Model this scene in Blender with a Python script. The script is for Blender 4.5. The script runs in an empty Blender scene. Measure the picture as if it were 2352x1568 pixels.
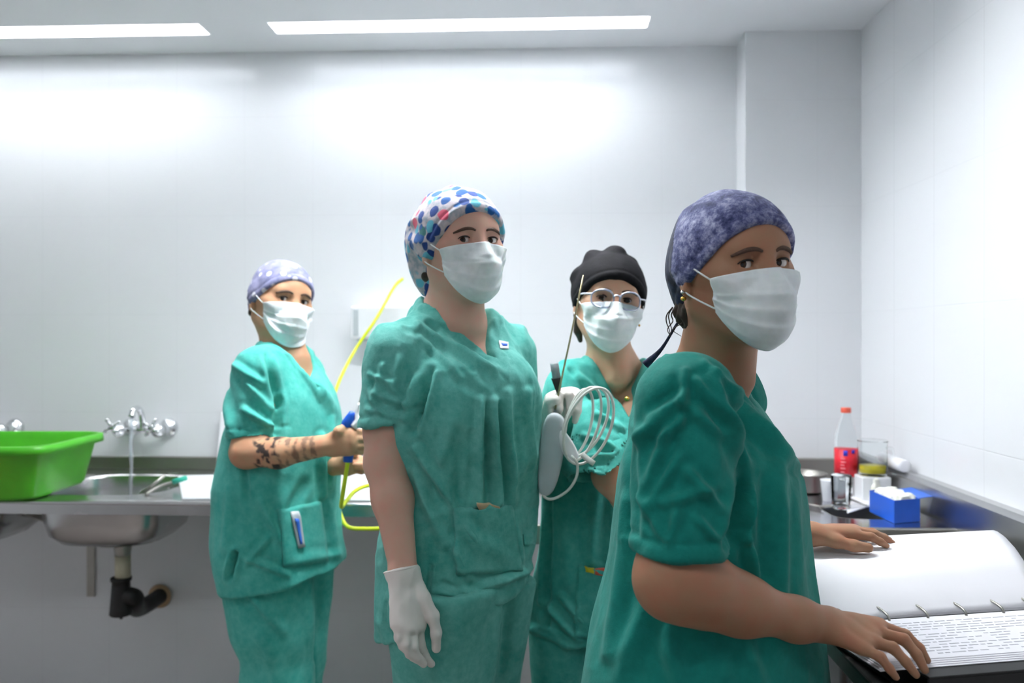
import bpy, bmesh, math, random
import numpy as np
from mathutils import Vector, Matrix
from mathutils.bvhtree import BVHTree

# ------------------------------------------------------------------ camera, world, exposure
W, H, F, CH, HY = 2352, 1568, 1845.0, 1.42, 777.0
scene = bpy.context.scene
COL = scene.collection
cd = bpy.data.cameras.new('camera'); cam = bpy.data.objects.new('camera', cd); COL.objects.link(cam)
TURN = math.radians(2.4)             # the camera is turned a little to the left of the back wall's normal
cam.location = (0, 0, CH); cam.rotation_euler = (math.pi / 2, 0, TURN)
cd.sensor_width = 36.0; cd.lens = F * 36.0 / W; cd.shift_y = -7.0 / W; cd.clip_start = 0.05
cd.dof.use_dof = True; cd.dof.focus_distance = 1.35; cd.dof.aperture_fstop = 3.4
scene.camera = cam
w = bpy.data.worlds.new('world'); scene.world = w; w.use_nodes = True
w.node_tree.nodes['Background'].inputs[0].default_value = (0.80, 0.86, 0.95, 1)
w.node_tree.nodes['Background'].inputs[1].default_value = 0.4
scene.view_settings.view_transform = 'Standard'; scene.view_settings.look = 'None'
scene.view_settings.gamma = 1; scene.view_settings.use_curve_mapping = False
scene.view_settings.exposure = 0.92
scene.cycles.max_bounces = 10; scene.cycles.caustics_reflective = True; scene.cycles.caustics_refractive = True
LIGHT_WALL, LIGHT_ROOM, FILL_REAR = 12.0, 58.0, 12.0

cT, sT = math.cos(TURN), math.sin(TURN)
def turn(p):                       # from the viewing direction's axes to the room's
    p = np.asarray(p, float); q = p.copy(); q[..., 0] = p[..., 0] * cT - p[..., 1] * sT; q[..., 1] = p[..., 0] * sT + p[..., 1] * cT; return q
def unturn(p):
    p = np.asarray(p, float); q = p.copy(); q[..., 0] = p[..., 0] * cT + p[..., 1] * sT; q[..., 1] = -p[..., 0] * sT + p[..., 1] * cT; return q
def P(px, py, z):                  # the point at distance z seen at that pixel
    return turn(np.array([(px - 1176.0) / F * z, z, CH - (py - HY) / F * z]))
def on_plane(px, py, zz):          # the point at height zz seen at that pixel
    d = (CH - zz) * F / (py - HY)
    return P(px, py, d)

# ------------------------------------------------------------------ objects
def tag(o, label=None, cat=None, group=None, kind=None):
    if label: o['label'] = label
    if cat: o['category'] = cat
    if group: o['group'] = group
    if kind: o['kind'] = kind
    return o
def empty(name, loc, label=None, cat=None, group=None, rz=0.0):
    o = bpy.data.objects.new(name, None); COL.objects.link(o)
    o.location = loc; o.rotation_euler = (0, 0, rz); o.empty_display_size = 0.1
    return tag(o, label, cat, group)
def mesh_obj(name, V, Fc, m, parent=None, smooth=True, frame=None, origin=None, room=False):
    """V in world coordinates (room=True keeps them so even without a parent); frame=(R,t) makes a local frame; children are relative to the parent's frame."""
    V = np.asarray(V, float)
    me = bpy.data.meshes.new(name)
    o = bpy.data.objects.new(name, me)
    if room:
        M = Matrix.Identity(4)
        if origin is not None:
            M = M @ Matrix.Translation(origin); V = V - np.asarray(origin)
    elif frame is not None:
        R, t = frame; V = (V - t) @ R
        M = Matrix.Translation(t) @ Matrix(R.tolist()).to_4x4()
    else:
        if origin is None: origin = V.mean(0) if parent is None else np.zeros(3)
        M = Matrix.Translation(origin); V = V - np.asarray(origin)
    if isinstance(Fc, np.ndarray) and Fc.ndim == 2:
        n = len(Fc); me.vertices.add(len(V)); me.vertices.foreach_set('co', V.astype(np.float32).ravel())
        me.loops.add(n * Fc.shape[1]); me.loops.foreach_set('vertex_index', Fc.astype(np.int32).ravel())
        me.polygons.add(n); me.polygons.foreach_set('loop_start', np.arange(n, dtype=np.int32) * Fc.shape[1])
        me.update(calc_edges=True)
    else:
        me.from_pydata([tuple(v) for v in V], [], [tuple(int(i) for i in f) for f in Fc]); me.update()
    if smooth: me.polygons.foreach_set('use_smooth', [True] * len(me.polygons))
    for mm in (m if isinstance(m, (list, tuple)) else [m]): me.materials.append(mm)
    COL.objects.link(o)
    if parent is not None:
        o.parent = parent
        PM = world_of(parent)
        o.matrix_parent_inverse = Matrix.Identity(4)
        o.matrix_basis = PM.inverted() @ M
    else:
        o.matrix_basis = M
    return o
def world_of(o):
    M = o.matrix_basis.copy()
    while o.parent is not None:
        o = o.parent; M = o.matrix_basis @ M
    return M
def bevel(o, wd=0.003, seg=2, ang=0.5):
    b = o.modifiers.new('bevel', 'BEVEL'); b.width = wd; b.segments = seg; b.limit_method = 'ANGLE'; b.angle_limit = ang
    return o

class MB:                            # collects simple shapes into one mesh
    def __init__(s): s.V = []; s.F = []
    def add(s, V, Fc):
        n = len(s.V); s.V += [tuple(v) for v in V]; s.F += [tuple(int(i) + n for i in f) for f in Fc]; return s
    def box(s, a, b):
        x0, y0, z0 = a; x1, y1, z1 = b
        return s.add([(x0,y0,z0),(x1,y0,z0),(x1,y1,z0),(x0,y1,z0),(x0,y0,z1),(x1,y0,z1),(x1,y1,z1),(x0,y1,z1)],
                     [(0,3,2,1),(4,5,6,7),(0,1,5,4),(1,2,6,5),(2,3,7,6),(3,0,4,7)])
    def tube(s, pts, r, n=12, close=False, caps=True, smooth=0):
        return s.add(*tube(pts, r, n, close, caps, smooth))
    def lathe(s, prof, c, n=28, axis=None):
        """prof: (r, h) pairs from c along axis"""
        ax = np.array([0, 0, 1.0]) if axis is None else np.asarray(axis, float) / np.linalg.norm(axis)
        u = np.cross(ax, [0, 1.0, 0.1]); u /= np.linalg.norm(u); v = np.cross(ax, u)
        V = []; c = np.asarray(c, float)
        for r, h in prof:
            for i in range(n):
                t = 2 * math.pi * i / n
                V.append(c + ax * h + r * (u * math.cos(t) + v * math.sin(t)))
        Fc = []
        for k in range(len(prof) - 1):
            for i in range(n):
                j = (i + 1) % n; Fc.append((k*n+i, k*n+j, (k+1)*n+j, (k+1)*n+i))
        Fc.append(tuple(range(n))[::-1]); Fc.append(tuple((len(prof)-1)*n + i for i in range(n)))
        return s.add(V, Fc)
    def build(s, name, m, parent=None, smooth=False, **k):
        return mesh_obj(name, s.V, s.F, m, parent, smooth, **k)

def catmull(pts, n):
    pts = np.asarray(pts, float); out = []
    Q = np.vstack([2 * pts[0] - pts[1], pts, 2 * pts[-1] - pts[-2]])
    for i in range(1, len(Q) - 2):
        for k in range(n):
            t = k / n; a, b, c, d = Q[i-1], Q[i], Q[i+1], Q[i+2]
            out.append(0.5 * ((2*b) + (-a+c)*t + (2*a-5*b+4*c-d)*t*t + (-a+3*b-3*c+d)*t**3))
    out.append(pts[-1]); return np.array(out)
def tube(pts, r, n=12, close=False, caps=True, smooth=0):
    pts = np.asarray(pts, float)
    r = np.asarray(r, float) if np.ndim(r) else np.full(len(pts), float(r))
    if smooth:
        A = catmull(np.column_stack([pts, r]), smooth); pts, r = A[:, :3], A[:, 3]
    m = len(pts); V = []; up = None
    for i in range(m):
        if close: t = pts[(i+1) % m] - pts[i-1]
        else: t = pts[min(i+1, m-1)] - pts[max(i-1, 0)]
        t = t / (np.linalg.norm(t) + 1e-12)
        if up is None:
            up = np.cross(t, [0.3, 0.1, 1.0]); up /= np.linalg.norm(up)
        up = up - t * (up @ t); up /= np.linalg.norm(up) + 1e-12
        s2 = np.cross(t, up)
        for k in range(n):
            a = 2 * math.pi * k / n
            V.append(pts[i] + r[i] * (up * math.cos(a) + s2 * math.sin(a)))
    Fc = []
    for i in range(m if close else m - 1):
        i2 = (i + 1) % m
        for k in range(n):
            k2 = (k + 1) % n; Fc.append((i*n+k, i2*n+k, i2*n+k2, i*n+k2))
    if caps and not close:
        Fc.append(tuple(range(n))); Fc.append(tuple((m-1)*n+k for k in range(n))[::-1])
    return V, Fc

# ------------------------------------------------------------------ materials
def srgb(r, g, b):
    f = lambda c: (c/255/12.92) if c/255 <= 0.04045 else ((c/255+0.055)/1.055)**2.4
    return (f(r), f(g), f(b), 1)
class NT:
    def __init__(s, name):
        s.m = bpy.data.materials.new(name); s.m.use_nodes = True; s.t = s.m.node_tree
        s.b = s.t.nodes['Principled BSDF']; s.coord = None
    def n(s, kind, **kw):
        x = s.t.nodes.new(kind)
        for k, v in kw.items():
            if k.startswith('_'): setattr(x, k[1:], v)
            else: x.inputs[k.replace('__', ' ')].default_value = v
        return x
    def l(s, a, b): s.t.links.new(a, b)
    def obj(s):
        if s.coord is None: s.coord = s.t.nodes.new('ShaderNodeTexCoord')
        return s.coord.outputs['Object']
    def noise(s, scale, detail=3, rough=0.5, vec=None):
        x = s.n('ShaderNodeTexNoise', Scale=scale, Detail=detail, Roughness=rough); s.l(vec or s.obj(), x.inputs['Vector']); return x.outputs['Fac']
    def ramp(s, fac, stops, interp='LINEAR'):
        x = s.t.nodes.new('ShaderNodeValToRGB'); x.color_ramp.interpolation = interp
        e = x.color_ramp.elements
        while len(e) < len(stops): e.new(0.5)
        for i, (p, c) in enumerate(stops): e[i].position = p; e[i].color = c
        s.l(fac, x.inputs[0]); return x.outputs[0]
    def mix(s, fac, a, b, mode='MIX'):
        x = s.t.nodes.new('ShaderNodeMix'); x.data_type = 'RGBA'; x.blend_type = mode
        for v, i in ((fac, 0), (a, 6), (b, 7)):
            if hasattr(v, 'is_output') or isinstance(v, bpy.types.NodeSocket): s.l(v, x.inputs[i])
            else: x.inputs[i].default_value = v
        return x.outputs[2]
    def math(s, op, a, b=0.0, c=0.0):
        x = s.t.nodes.new('ShaderNodeMath'); x.operation = op
        for i, v in enumerate((a, b, c)):
            if isinstance(v, bpy.types.NodeSocket): s.l(v, x.inputs[i])
            else: x.inputs[i].default_value = v
        return x.outputs[0]
    def bump(s, h, strength=0.3, dist=0.002):
        x = s.n('ShaderNodeBump', Strength=strength, Distance=dist); s.l(h, x.inputs['Height']); s.l(x.outputs[0], s.b.inputs['Normal'])
    def set(s, **kw):
        for k, v in kw.items():
            i = s.b.inputs[k.replace('__', ' ')]
            if isinstance(v, bpy.types.NodeSocket): s.l(v, i)
            else: i.default_value = v
        return s
def plain(name, col, rough=0.5, metal=0.0, var=0.04, scale=30, bump=0.0, **kw):
    t = NT(name); c = srgb(*col); n = t.noise(scale)
    lo = tuple(x * (1 - var) for x in c[:3]) + (1,); hi = tuple(min(1, x * (1 + var)) for x in c[:3]) + (1,)
    t.set(Base__Color=t.ramp(n, [(0.3, lo), (0.7, hi)]), Roughness=rough, Metallic=metal, **kw)
    if bump: t.bump(t.noise(scale * 6, 4), bump, 0.001)
    return t.m
def cloth(name, col, light=None, streak=0.35):
    t = NT(name); c = srgb(*col); l = srgb(*(light or [min(255, x + 30) for x in col]))
    n = t.noise(55, 5, 0.65); n2 = t.noise(9, 3)
    f = t.math('MULTIPLY', t.math('ADD', n, n2), 0.5)
    t.set(Base__Color=t.ramp(f, [(0.32, c), (0.72, l)]), Roughness=0.85, Sheen__Weight=0.08, Sheen__Roughness=0.5, Specular__IOR__Level=0.2)
    t.bump(t.math('ADD', t.noise(60, 4, 0.6), t.math('MULTIPLY', t.noise(900, 2), 0.25)), streak, 0.004)
    return t.m
def skin(name, col, ink=False):
    t = NT(name); c = srgb(*col)
    red = srgb(min(255, col[0] + 6), col[1] - 8, col[2] - 6)
    base = t.mix(t.ramp(t.noise(38, 4), [(0.4, (0,0,0,1)), (0.75, (1,1,1,1))]), c, red)
    if ink:
        a = t.n('ShaderNodeAttribute'); a.attribute_name = 'ink'
        base = t.mix(a.outputs['Fac'], base, srgb(44, 40, 42))
    t.set(Base__Color=base, Roughness=0.55, Subsurface__Weight=0.12, Subsurface__Scale=0.01, Specular__IOR__Level=0.35)
    t.b.inputs['Subsurface Radius'].default_value = (1.0, 0.35, 0.2)
    t.bump(t.noise(420, 3), 0.12, 0.001)
    return t.m
def glassy(name, col=(255, 255, 255), rough=0.03, ior=1.45, trans=1.0):
    t = NT(name); t.set(Base__Color=srgb(*col), Roughness=rough, IOR=ior, Transmission__Weight=trans); return t.m
def metal(name, col=(190, 190, 188), rough=0.28, brush=True):
    t = NT(name); t.set(Base__Color=t.ramp(t.noise(5, 3), [(0.2, srgb(*[int(x*0.96) for x in col])), (0.8, srgb(*col))]), Metallic=1.0,
                        Roughness=t.math('MULTIPLY_ADD', t.noise(9, 2), 0.08, rough - 0.04))
    if brush: t.bump(t.noise(300, 2), 0.03, 0.0005)
    return t.m

# ------------------------------------------------------------------ implicit shapes
def _nrm(v): v = np.asarray(v, float); return v / np.linalg.norm(v)
class Field:
    def __init__(s): s.ops = []
    def _add(s, mode, fn, k, lo, hi):
        s.ops.append((mode, fn, k, np.asarray(lo, float), np.asarray(hi, float))); return s
    def cap(s, a, b, ra, rb, k=0.02, mode='u', inf=0.0):
        a = np.asarray(a, float); b = np.asarray(b, float); ab = b - a; L = float(ab @ ab) + 1e-12; ra += inf; rb += inf
        def fn(Q):
            t = np.clip(((Q - a) @ ab) / L, 0, 1); d = Q - a - t[:, None] * ab
            return np.sqrt((d * d).sum(1)) - (ra + (rb - ra) * t)
        m = max(ra, rb) + k + 0.012
        return s._add(mode, fn, k, np.minimum(a, b) - m, np.maximum(a, b) + m)
    def ell(s, c, r, R=None, k=0.02, mode='u', inf=0.0):
        c = np.asarray(c, float); r = np.asarray(r, float) + inf; R = np.eye(3) if R is None else np.asarray(R, float)
        def fn(Q):
            q = (Q - c) @ R; k0 = np.sqrt(((q / r) ** 2).sum(1)); k1 = np.sqrt(((q / (r * r)) ** 2).sum(1)) + 1e-9
            return k0 * (k0 - 1) / k1
        e = np.abs(R) @ r + k + 0.012
        return s._add(mode, fn, k, c - e, c + e)
    def loft(s, rows, ang, k=0.03, mode='u', inf=0.0, pw=2.05):
        """rows: (z, cx, cy, ru, rf, rb) bottom to top; u = across the body, f = forward"""
        A = np.array(sorted(rows)); f = np.array([math.sin(ang), -math.cos(ang)]); u = np.array([math.cos(ang), math.sin(ang)])
        zz = np.linspace(A[0, 0], A[-1, 0], 160); T = [np.interp(zz, A[:, 0], A[:, i]) for i in range(1, 6)]
        ker = np.ones(9) / 9
        T = [np.convolve(np.pad(t, 4, 'edge'), ker, 'valid') for t in T]
        z0, z1 = A[0, 0], A[-1, 0]
        def fn(Q):
            z = Q[:, 2]; cx, cy, ru, rf, rb = [np.interp(z, zz, t) for t in T]
            x = Q[:, 0] - cx; y = Q[:, 1] - cy; a = x * u[0] + y * u[1]; b = x * f[0] + y * f[1]
            rv = np.where(b > 0, rf, rb) + inf; ru = ru + inf
            q = ((np.abs(a) / ru) ** pw + (np.abs(b) / rv) ** pw) ** (1 / pw) + 1e-6
            d = np.sqrt(a * a + b * b) * (1 - 1 / q)
            d = np.where(q < 0.3, -0.7 * np.minimum(ru, rv), d) * 0.92
            return np.maximum(d, np.maximum(z - z1 - inf, z0 - z - inf))
        R = max(A[:, 3].max(), A[:, 4].max(), A[:, 5].max()) + inf + k + 0.02
        return s._add(mode, fn, k, [A[:,1].min() - R, A[:,2].min() - R, z0 - k - 0.02], [A[:,1].max() + R, A[:,2].max() + R, z1 + k + 0.02])
    def fn(s, f, k=0.01, mode='u', lo=(-9,)*3, hi=(9,)*3): return s._add(mode, f, k, lo, hi)
    def sub(s, other, k=0.02, mode='u'):
        lo = np.min([o[3] for o in other.ops if o[0] == 'u'], 0) - k; hi = np.max([o[4] for o in other.ops if o[0] == 'u'], 0) + k
        return s._add(mode, lambda Q: other.ev(Q), k, lo, hi)
    def plane(s, n, p, mode='i', k=0.004):     # keeps the side the normal points away from
        n = _nrm(n); p = np.asarray(p, float); return s._add(mode, lambda Q: (Q - p) @ n, k, (-9,)*3, (9,)*3)
    def ev(s, Q, lo=None, hi=None):
        D = np.full(len(Q), 1.0)
        for mode, fn, k, a, b in s.ops:
            if lo is not None and (np.any(lo > b) or np.any(hi < a)): continue
            d = fn(Q)
            if mode == 'u':
                h = np.maximum(k - np.abs(D - d), 0) / k; D = np.minimum(D, d) - h * h * k * 0.25
            elif mode == 's':
                d = -d; h = np.maximum(k - np.abs(D - d), 0) / k; D = np.maximum(D, d) + h * h * k * 0.25
            elif mode == 'i':
                h = np.maximum(k - np.abs(D - d), 0) / k; D = np.maximum(D, d) + h * h * k * 0.25
        return D
    def bounds(s):
        u = [o for o in s.ops if o[0] == 'u']
        return np.min([o[3] for o in u], 0), np.max([o[4] for o in u], 0)
    def trace(s, o, d, L=0.3):                  # from outside towards the surface
        o = np.asarray(o, float); d = _nrm(d); t = 0
        for _ in range(60):
            v = float(s.ev((o + d * t)[None])[0])
            if v < 0.0003: break
            t += v * 0.8
            if t > L: return None
        return o + d * t

def surf(field, h, lo=None, hi=None, B=16):
    l0, h0 = field.bounds(); lo = l0 if lo is None else np.maximum(l0, lo); hi = h0 if hi is None else np.minimum(h0, hi)
    n = np.ceil((hi - lo) / (h * B)).astype(int); NY, NZ = int(n[1]) * B + 4, int(n[2]) * B + 4
    g = np.stack(np.meshgrid(*[np.arange(k) for k in n], indexing='ij'), -1).reshape(-1, 3)
    cen = lo + (g + 0.5) * B * h
    dc = np.concatenate([field.ev(cen[i:i+20000]) for i in range(0, len(cen), 20000)])
    act = g[np.abs(dc) < B * h * 0.866 * 1.35 + 0.006]
    I = np.stack(np.meshgrid(*[np.arange(B + 1)] * 3, indexing='ij'), -1).reshape(-1, 3)
    VG, VP, Q = [], [], []
    CO = np.array([(i, j, k) for i in (0, 1) for j in (0, 1) for k in (0, 1)])
    ED = [(a, b) for a in range(8) for b in range(a + 1, 8) if np.abs(CO[a] - CO[b]).sum() == 1]
    for b in act:
        base = lo + b * B * h; Pt = base + I * h
        D = field.ev(Pt, base - 0.001, base + B * h + 0.001).reshape(B + 1, B + 1, B + 1)
        S = D < 0
        if S.all() or not S.any(): continue
        c = np.zeros((B, B, B), int)
        for o in CO: c += S[o[0]:B+o[0], o[1]:B+o[1], o[2]:B+o[2]]
        ii = np.argwhere((c > 0) & (c < 8))
        if len(ii) == 0: continue
        cv = np.stack([D[ii[:,0]+o[0], ii[:,1]+o[1], ii[:,2]+o[2]] for o in CO], 1)
        acc = np.zeros((len(ii), 3)); cnt = np.zeros(len(ii))
        for a, e in ED:
            m = (cv[:, a] < 0) != (cv[:, e] < 0)
            den = cv[:, a] - cv[:, e]; t = np.where(m, cv[:, a] / np.where(np.abs(den) < 1e-12, 1, den), 0)
            p = CO[a] + t[:, None] * (CO[e] - CO[a]); acc[m] += p[m]; cnt += m
        VP.append(base + (ii + acc / cnt[:, None]) * h)
        gi = ii + b * B + 1
        VG.append((gi[:, 0] * NY + gi[:, 1]) * NZ + gi[:, 2])
        for ax in range(3):
            a1, a2 = (ax + 1) % 3, (ax + 2) % 3
            sl0 = [slice(0, B)] * 3; sl1 = list(sl0); sl1[ax] = slice(1, B + 1)
            A0 = S[tuple(sl0)]; A1 = S[tuple(sl1)]
            for flag, m in ((False, A0 & ~A1), (True, ~A0 & A1)):
                e = np.argwhere(m)
                if len(e) == 0: continue
                e = e + b * B + 1
                off = [(-1, -1), (0, -1), (0, 0), (-1, 0)]
                if flag: off = off[::-1]
                q = []
                for o1, o2 in off:
                    c2 = e.copy(); c2[:, a1] += o1; c2[:, a2] += o2
                    q.append((c2[:, 0] * NY + c2[:, 1]) * NZ + c2[:, 2])
                Q.append(np.stack(q, 1))
    VG = np.concatenate(VG); VP = np.concatenate(VP); Q = np.concatenate(Q)
    o = np.argsort(VG); VG, VP = VG[o], VP[o]
    j = np.clip(np.searchsorted(VG, Q), 0, len(VG) - 1); ok = (VG[j] == Q).all(1)
    return VP, j[ok]

def relax(V, Fc, it=1, f=0.5):
    n = len(V)
    for _ in range(it):
        acc = np.zeros((n, 3)); cnt = np.zeros(n)
        for a in range(4):
            for b in ((a + 1) % 4, (a + 3) % 4):
                for c in range(3): acc[:, c] += np.bincount(Fc[:, a], V[Fc[:, b], c], n)
                cnt += np.bincount(Fc[:, a], minlength=n)
        V = V + f * (acc / np.maximum(cnt, 1)[:, None] - V)
    return V
def normals(V, Fc):
    n = np.cross(V[Fc[:, 2]] - V[Fc[:, 0]], V[Fc[:, 3]] - V[Fc[:, 1]]); N = np.zeros_like(V)
    for a in range(4):
        for c in range(3): N[:, c] += np.bincount(Fc[:, a], n[:, c], len(V))
    return N / (np.linalg.norm(N, axis=1)[:, None] + 1e-12)
def vnoise(Q, seed=0):
    i = np.floor(Q).astype(np.int64); f = Q - i; f = f * f * (3 - 2 * f); out = 0
    for dx in (0, 1):
        for dy in (0, 1):
            for dz in (0, 1):
                hsh = ((i[:, 0] + dx) * 73856093) ^ ((i[:, 1] + dy) * 19349663) ^ ((i[:, 2] + dz) * 83492791) ^ (seed * 2654435761)
                hsh = (hsh ^ (hsh >> 13)) * 1274126177 & 0x7fffffff; hsh = (hsh ^ (hsh >> 15)) & 0xffff
                wgt = (f[:, 0] if dx else 1 - f[:, 0]) * (f[:, 1] if dy else 1 - f[:, 1]) * (f[:, 2] if dz else 1 - f[:, 2])
                out = out + wgt * hsh / 65535.0
    return out
def ridged(Q, seed): return 1 - np.abs(2 * vnoise(Q, seed) - 1) * 1.6
def folds(V, Fc, lines, amp=0.004, seed=1, stretch=(1, 1, 0.45), scale=11.0, fine=0.0012):
    """cloth creases: lines = (px0,py0,px1,py1,depth z,height m,width m) lie on the side towards the camera; the rest is crumple noise"""
    N = normals(V, Fc); d = np.zeros(len(V)); U = unturn(V)
    wv = V + 0.05 * np.stack([vnoise(V * 7, seed + 5), vnoise(V * 7, seed + 6), vnoise(V * 7, seed + 7)], 1)
    s = np.array(stretch) * scale
    d += amp * (ridged(wv * s, seed) - 0.5) + fine * (ridged(wv * s * 3.1, seed + 2) - 0.5)
    face = np.clip(-N[:, 1] * 2 + 0.3, 0, 1)
    for (x0, y0, x1, y1, z, hgt, wd) in lines:
        a = unturn(P(x0, y0, z))[[0, 2]]; b = unturn(P(x1, y1, z))[[0, 2]]; q = U[:, [0, 2]] * (z / U[:, 1])[:, None]
        q[:, 1] = CH + (U[:, 2] - CH) * (z / U[:, 1])
        ab = b - a; t = ((q - a) @ ab) / (ab @ ab); tc = np.clip(t, 0, 1); r = np.linalg.norm(q - a - tc[:, None] * ab, axis=1)
        prof = np.exp(-(r / wd) ** 2) - 0.35 * np.exp(-((r - 2 * wd) / wd) ** 2)
        d += 2.2 * hgt * prof * face * (0.35 + 0.65 * np.sin(np.pi * np.clip(t * 0.8 + 0.1, 0, 1)))
    return V + N * d[:, None]
def seams(V, Fc, items):
    """neck bands and hems: a slightly raised edge with a stitched groove behind it; items = functions giving the distance from the cut edge"""
    N = normals(V, Fc); d = np.zeros(len(V))
    for fn, wd in items:
        q = fn(V); d += np.where(q < wd, 0.0014, 0) - 0.0026 * np.exp(-((q - wd) / 0.004) ** 2)
    return V + N * d[:, None]
def hem_fn(p, n, r):
    p = np.asarray(p, float); n = _nrm(n)
    return lambda V: np.where(np.linalg.norm(V - p, axis=1) < r, (p - V) @ n, 9.0)
# ------------------------------------------------------------------ materials used all over
M = {}
M['wall'] = None
def tile_wall(name, col, grout, tw, th, ox, oy, axis='XZ', rough=0.22):
    t = NT(name); sx = t.t.nodes.new('ShaderNodeSeparateXYZ'); t.l(t.obj(), sx.inputs[0])
    a, b = sx.outputs[axis[0]], sx.outputs[axis[1]]
    def line(v, pitch, off, wd):
        m = t.math('PINGPONG', t.math('ADD', v, off), pitch / 2)       # 0 at the joints
        x = t.t.nodes.new('ShaderNodeMapRange'); x.inputs[1].default_value = 0; x.inputs[2].default_value = wd
        t.l(m, x.inputs[0]); return x.outputs[0]
    f = t.math('MINIMUM', line(a, tw, ox, 0.0022), line(b, th, oy, 0.0022))
    n = t.noise(0.9, 2)
    base = t.ramp(n, [(0.3, srgb(*[c - 5 for c in col])), (0.7, srgb(*col))])
    t.set(Base__Color=t.mix(f, srgb(*grout), base), Roughness=rough); t.bump(f, 0.4, 0.0012)
    return t.m
M['tile_back'] = tile_wall('white_glazed_tile', (236, 238, 241), (228, 230, 233), 0.265, 0.378, -0.105 + 0.2, 0.0, 'XZ')
M['tile_side'] = tile_wall('white_glazed_tile_side', (236, 238, 241), (228, 230, 233), 0.265, 0.378, 0.02, 0.0, 'YZ')
M['paint'] = plain('white_ceiling_paint', (232, 234, 237), 0.8, scale=3, var=0.01)
M['floor'] = tile_wall('grey_floor_tile', (150, 140, 134), (110, 105, 100), 0.4, 0.4, 0.1, 0.2, 'XY', 0.35)
M['steel'] = metal('brushed_steel', (200, 200, 200), 0.26)
M['steel_dark'] = metal('dull_steel', (166, 164, 158), 0.36)
M['chrome'] = metal('chrome', (225, 228, 230), 0.12, False)
M['green_plastic'] = plain('green_plastic', (74, 178, 34), 0.38, scale=12, var=0.08, Subsurface__Weight=0.05)
M['white_plastic'] = plain('white_plastic', (238, 240, 243), 0.35, var=0.01)
M['grey_plastic'] = plain('grey_plastic', (150, 156, 160), 0.4)
M['pale_grey_plastic'] = plain('pale_grey_plastic', (188, 196, 200), 0.4)
M['black_rubber'] = plain('black_rubber', (22, 21, 22), 0.5, bump=0.1)
M['beige_plastic'] = plain('beige_pipe_plastic', (196, 190, 165), 0.45)
M['blue_plastic'] = plain('blue_plastic', (28, 92, 205), 0.35)
M['blue_flap'] = plain('light_blue_plastic', (62, 120, 225), 0.35)
M['yellow_hose'] = plain('neon_yellow_hose', (216, 232, 40), 0.4, scale=60)
M['cable'] = plain('white_cable_rubber', (226, 228, 222), 0.4)
M['red'] = plain('red_label_print', (214, 22, 44), 0.45, var=0.15, scale=45)
M['red_cap'] = plain('red_cap_plastic', (226, 96, 74), 0.4)
M['yellow'] = plain('yellow_liquid', (214, 200, 40), 0.3)
M['paper'] = plain('white_paper', (240, 240, 244), 0.75, var=0.01, scale=8)
M['cotton'] = plain('white_gauze', (244, 244, 232), 0.95, bump=0.6, scale=40)
M['black'] = plain('black_board', (20, 20, 22), 0.5)
M['glass'] = glassy('clear_glass', (250, 253, 253), 0.03, 1.14)
M['pet'] = glassy('clear_plastic', (248, 251, 252), 0.04, 1.12)
M['water'] = glassy('running_water', (235, 242, 250), 0.12, 1.33, 0.75)
M['teal_tool'] = plain('teal_plastic', (40, 176, 150), 0.4)
M['glove'] = plain('latex_glove', (232, 224, 218), 0.5, var=0.02, bump=0.25, scale=22)
M['hair'] = plain('dark_brown_hair', (50, 36, 26), 0.55, var=0.3, scale=90)
M['brow'] = plain('brown_eyebrow_hair', (84, 62, 50), 0.8, var=0.2, scale=200)
M['lash'] = plain('dark_lashes', (26, 18, 16), 0.6)
M['gold'] = metal('gold', (214, 170, 80), 0.2, False)
M['wood'] = plain('pale_wood', (206, 176, 140), 0.6)
def emit(name, s, col=(0.955, 0.975, 1.0, 1)):
    t = NT(name); t.set(Base__Color=(1, 1, 1, 1), Emission__Color=col, Emission__Strength=s); return t.m
M['lamps'] = [emit('lit_diffuser', LIGHT_WALL), emit('lit_diffuser_middle', LIGHT_ROOM), emit('fill_diffuser_rear', FILL_REAR)]  # the rear diffuser is an added fill light
def eye_mat():
    t = NT('eye'); v = t.t.nodes.new('ShaderNodeVectorMath'); v.operation = 'NORMALIZE'; t.l(t.obj(), v.inputs[0])
    s = t.t.nodes.new('ShaderNodeSeparateXYZ'); t.l(v.outputs[0], s.inputs[0])
    c = t.ramp(s.outputs['Y'], [(0.0, srgb(222, 214, 210)), (0.86, srgb(224, 217, 213)), (0.875, srgb(34, 22, 16)), (0.93, srgb(70, 44, 28)), (0.972, srgb(60, 38, 24)), (0.98, srgb(6, 5, 5))])
    t.set(Base__Color=c, Roughness=0.08, Coat__Weight=0.6); return t.m
M['eye'] = eye_mat()
def mask_mat():
    t = NT('surgical_mask_fabric'); t.set(Base__Color=t.ramp(t.noise(60, 3), [(0.3, srgb(226, 232, 233)), (0.7, srgb(238, 242, 243))]), Roughness=0.8, Subsurface__Weight=0.1, Subsurface__Scale=0.01)
    t.bump(t.noise(260, 3), 0.15, 0.001); return t.m
M['mask'] = mask_mat()
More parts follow.
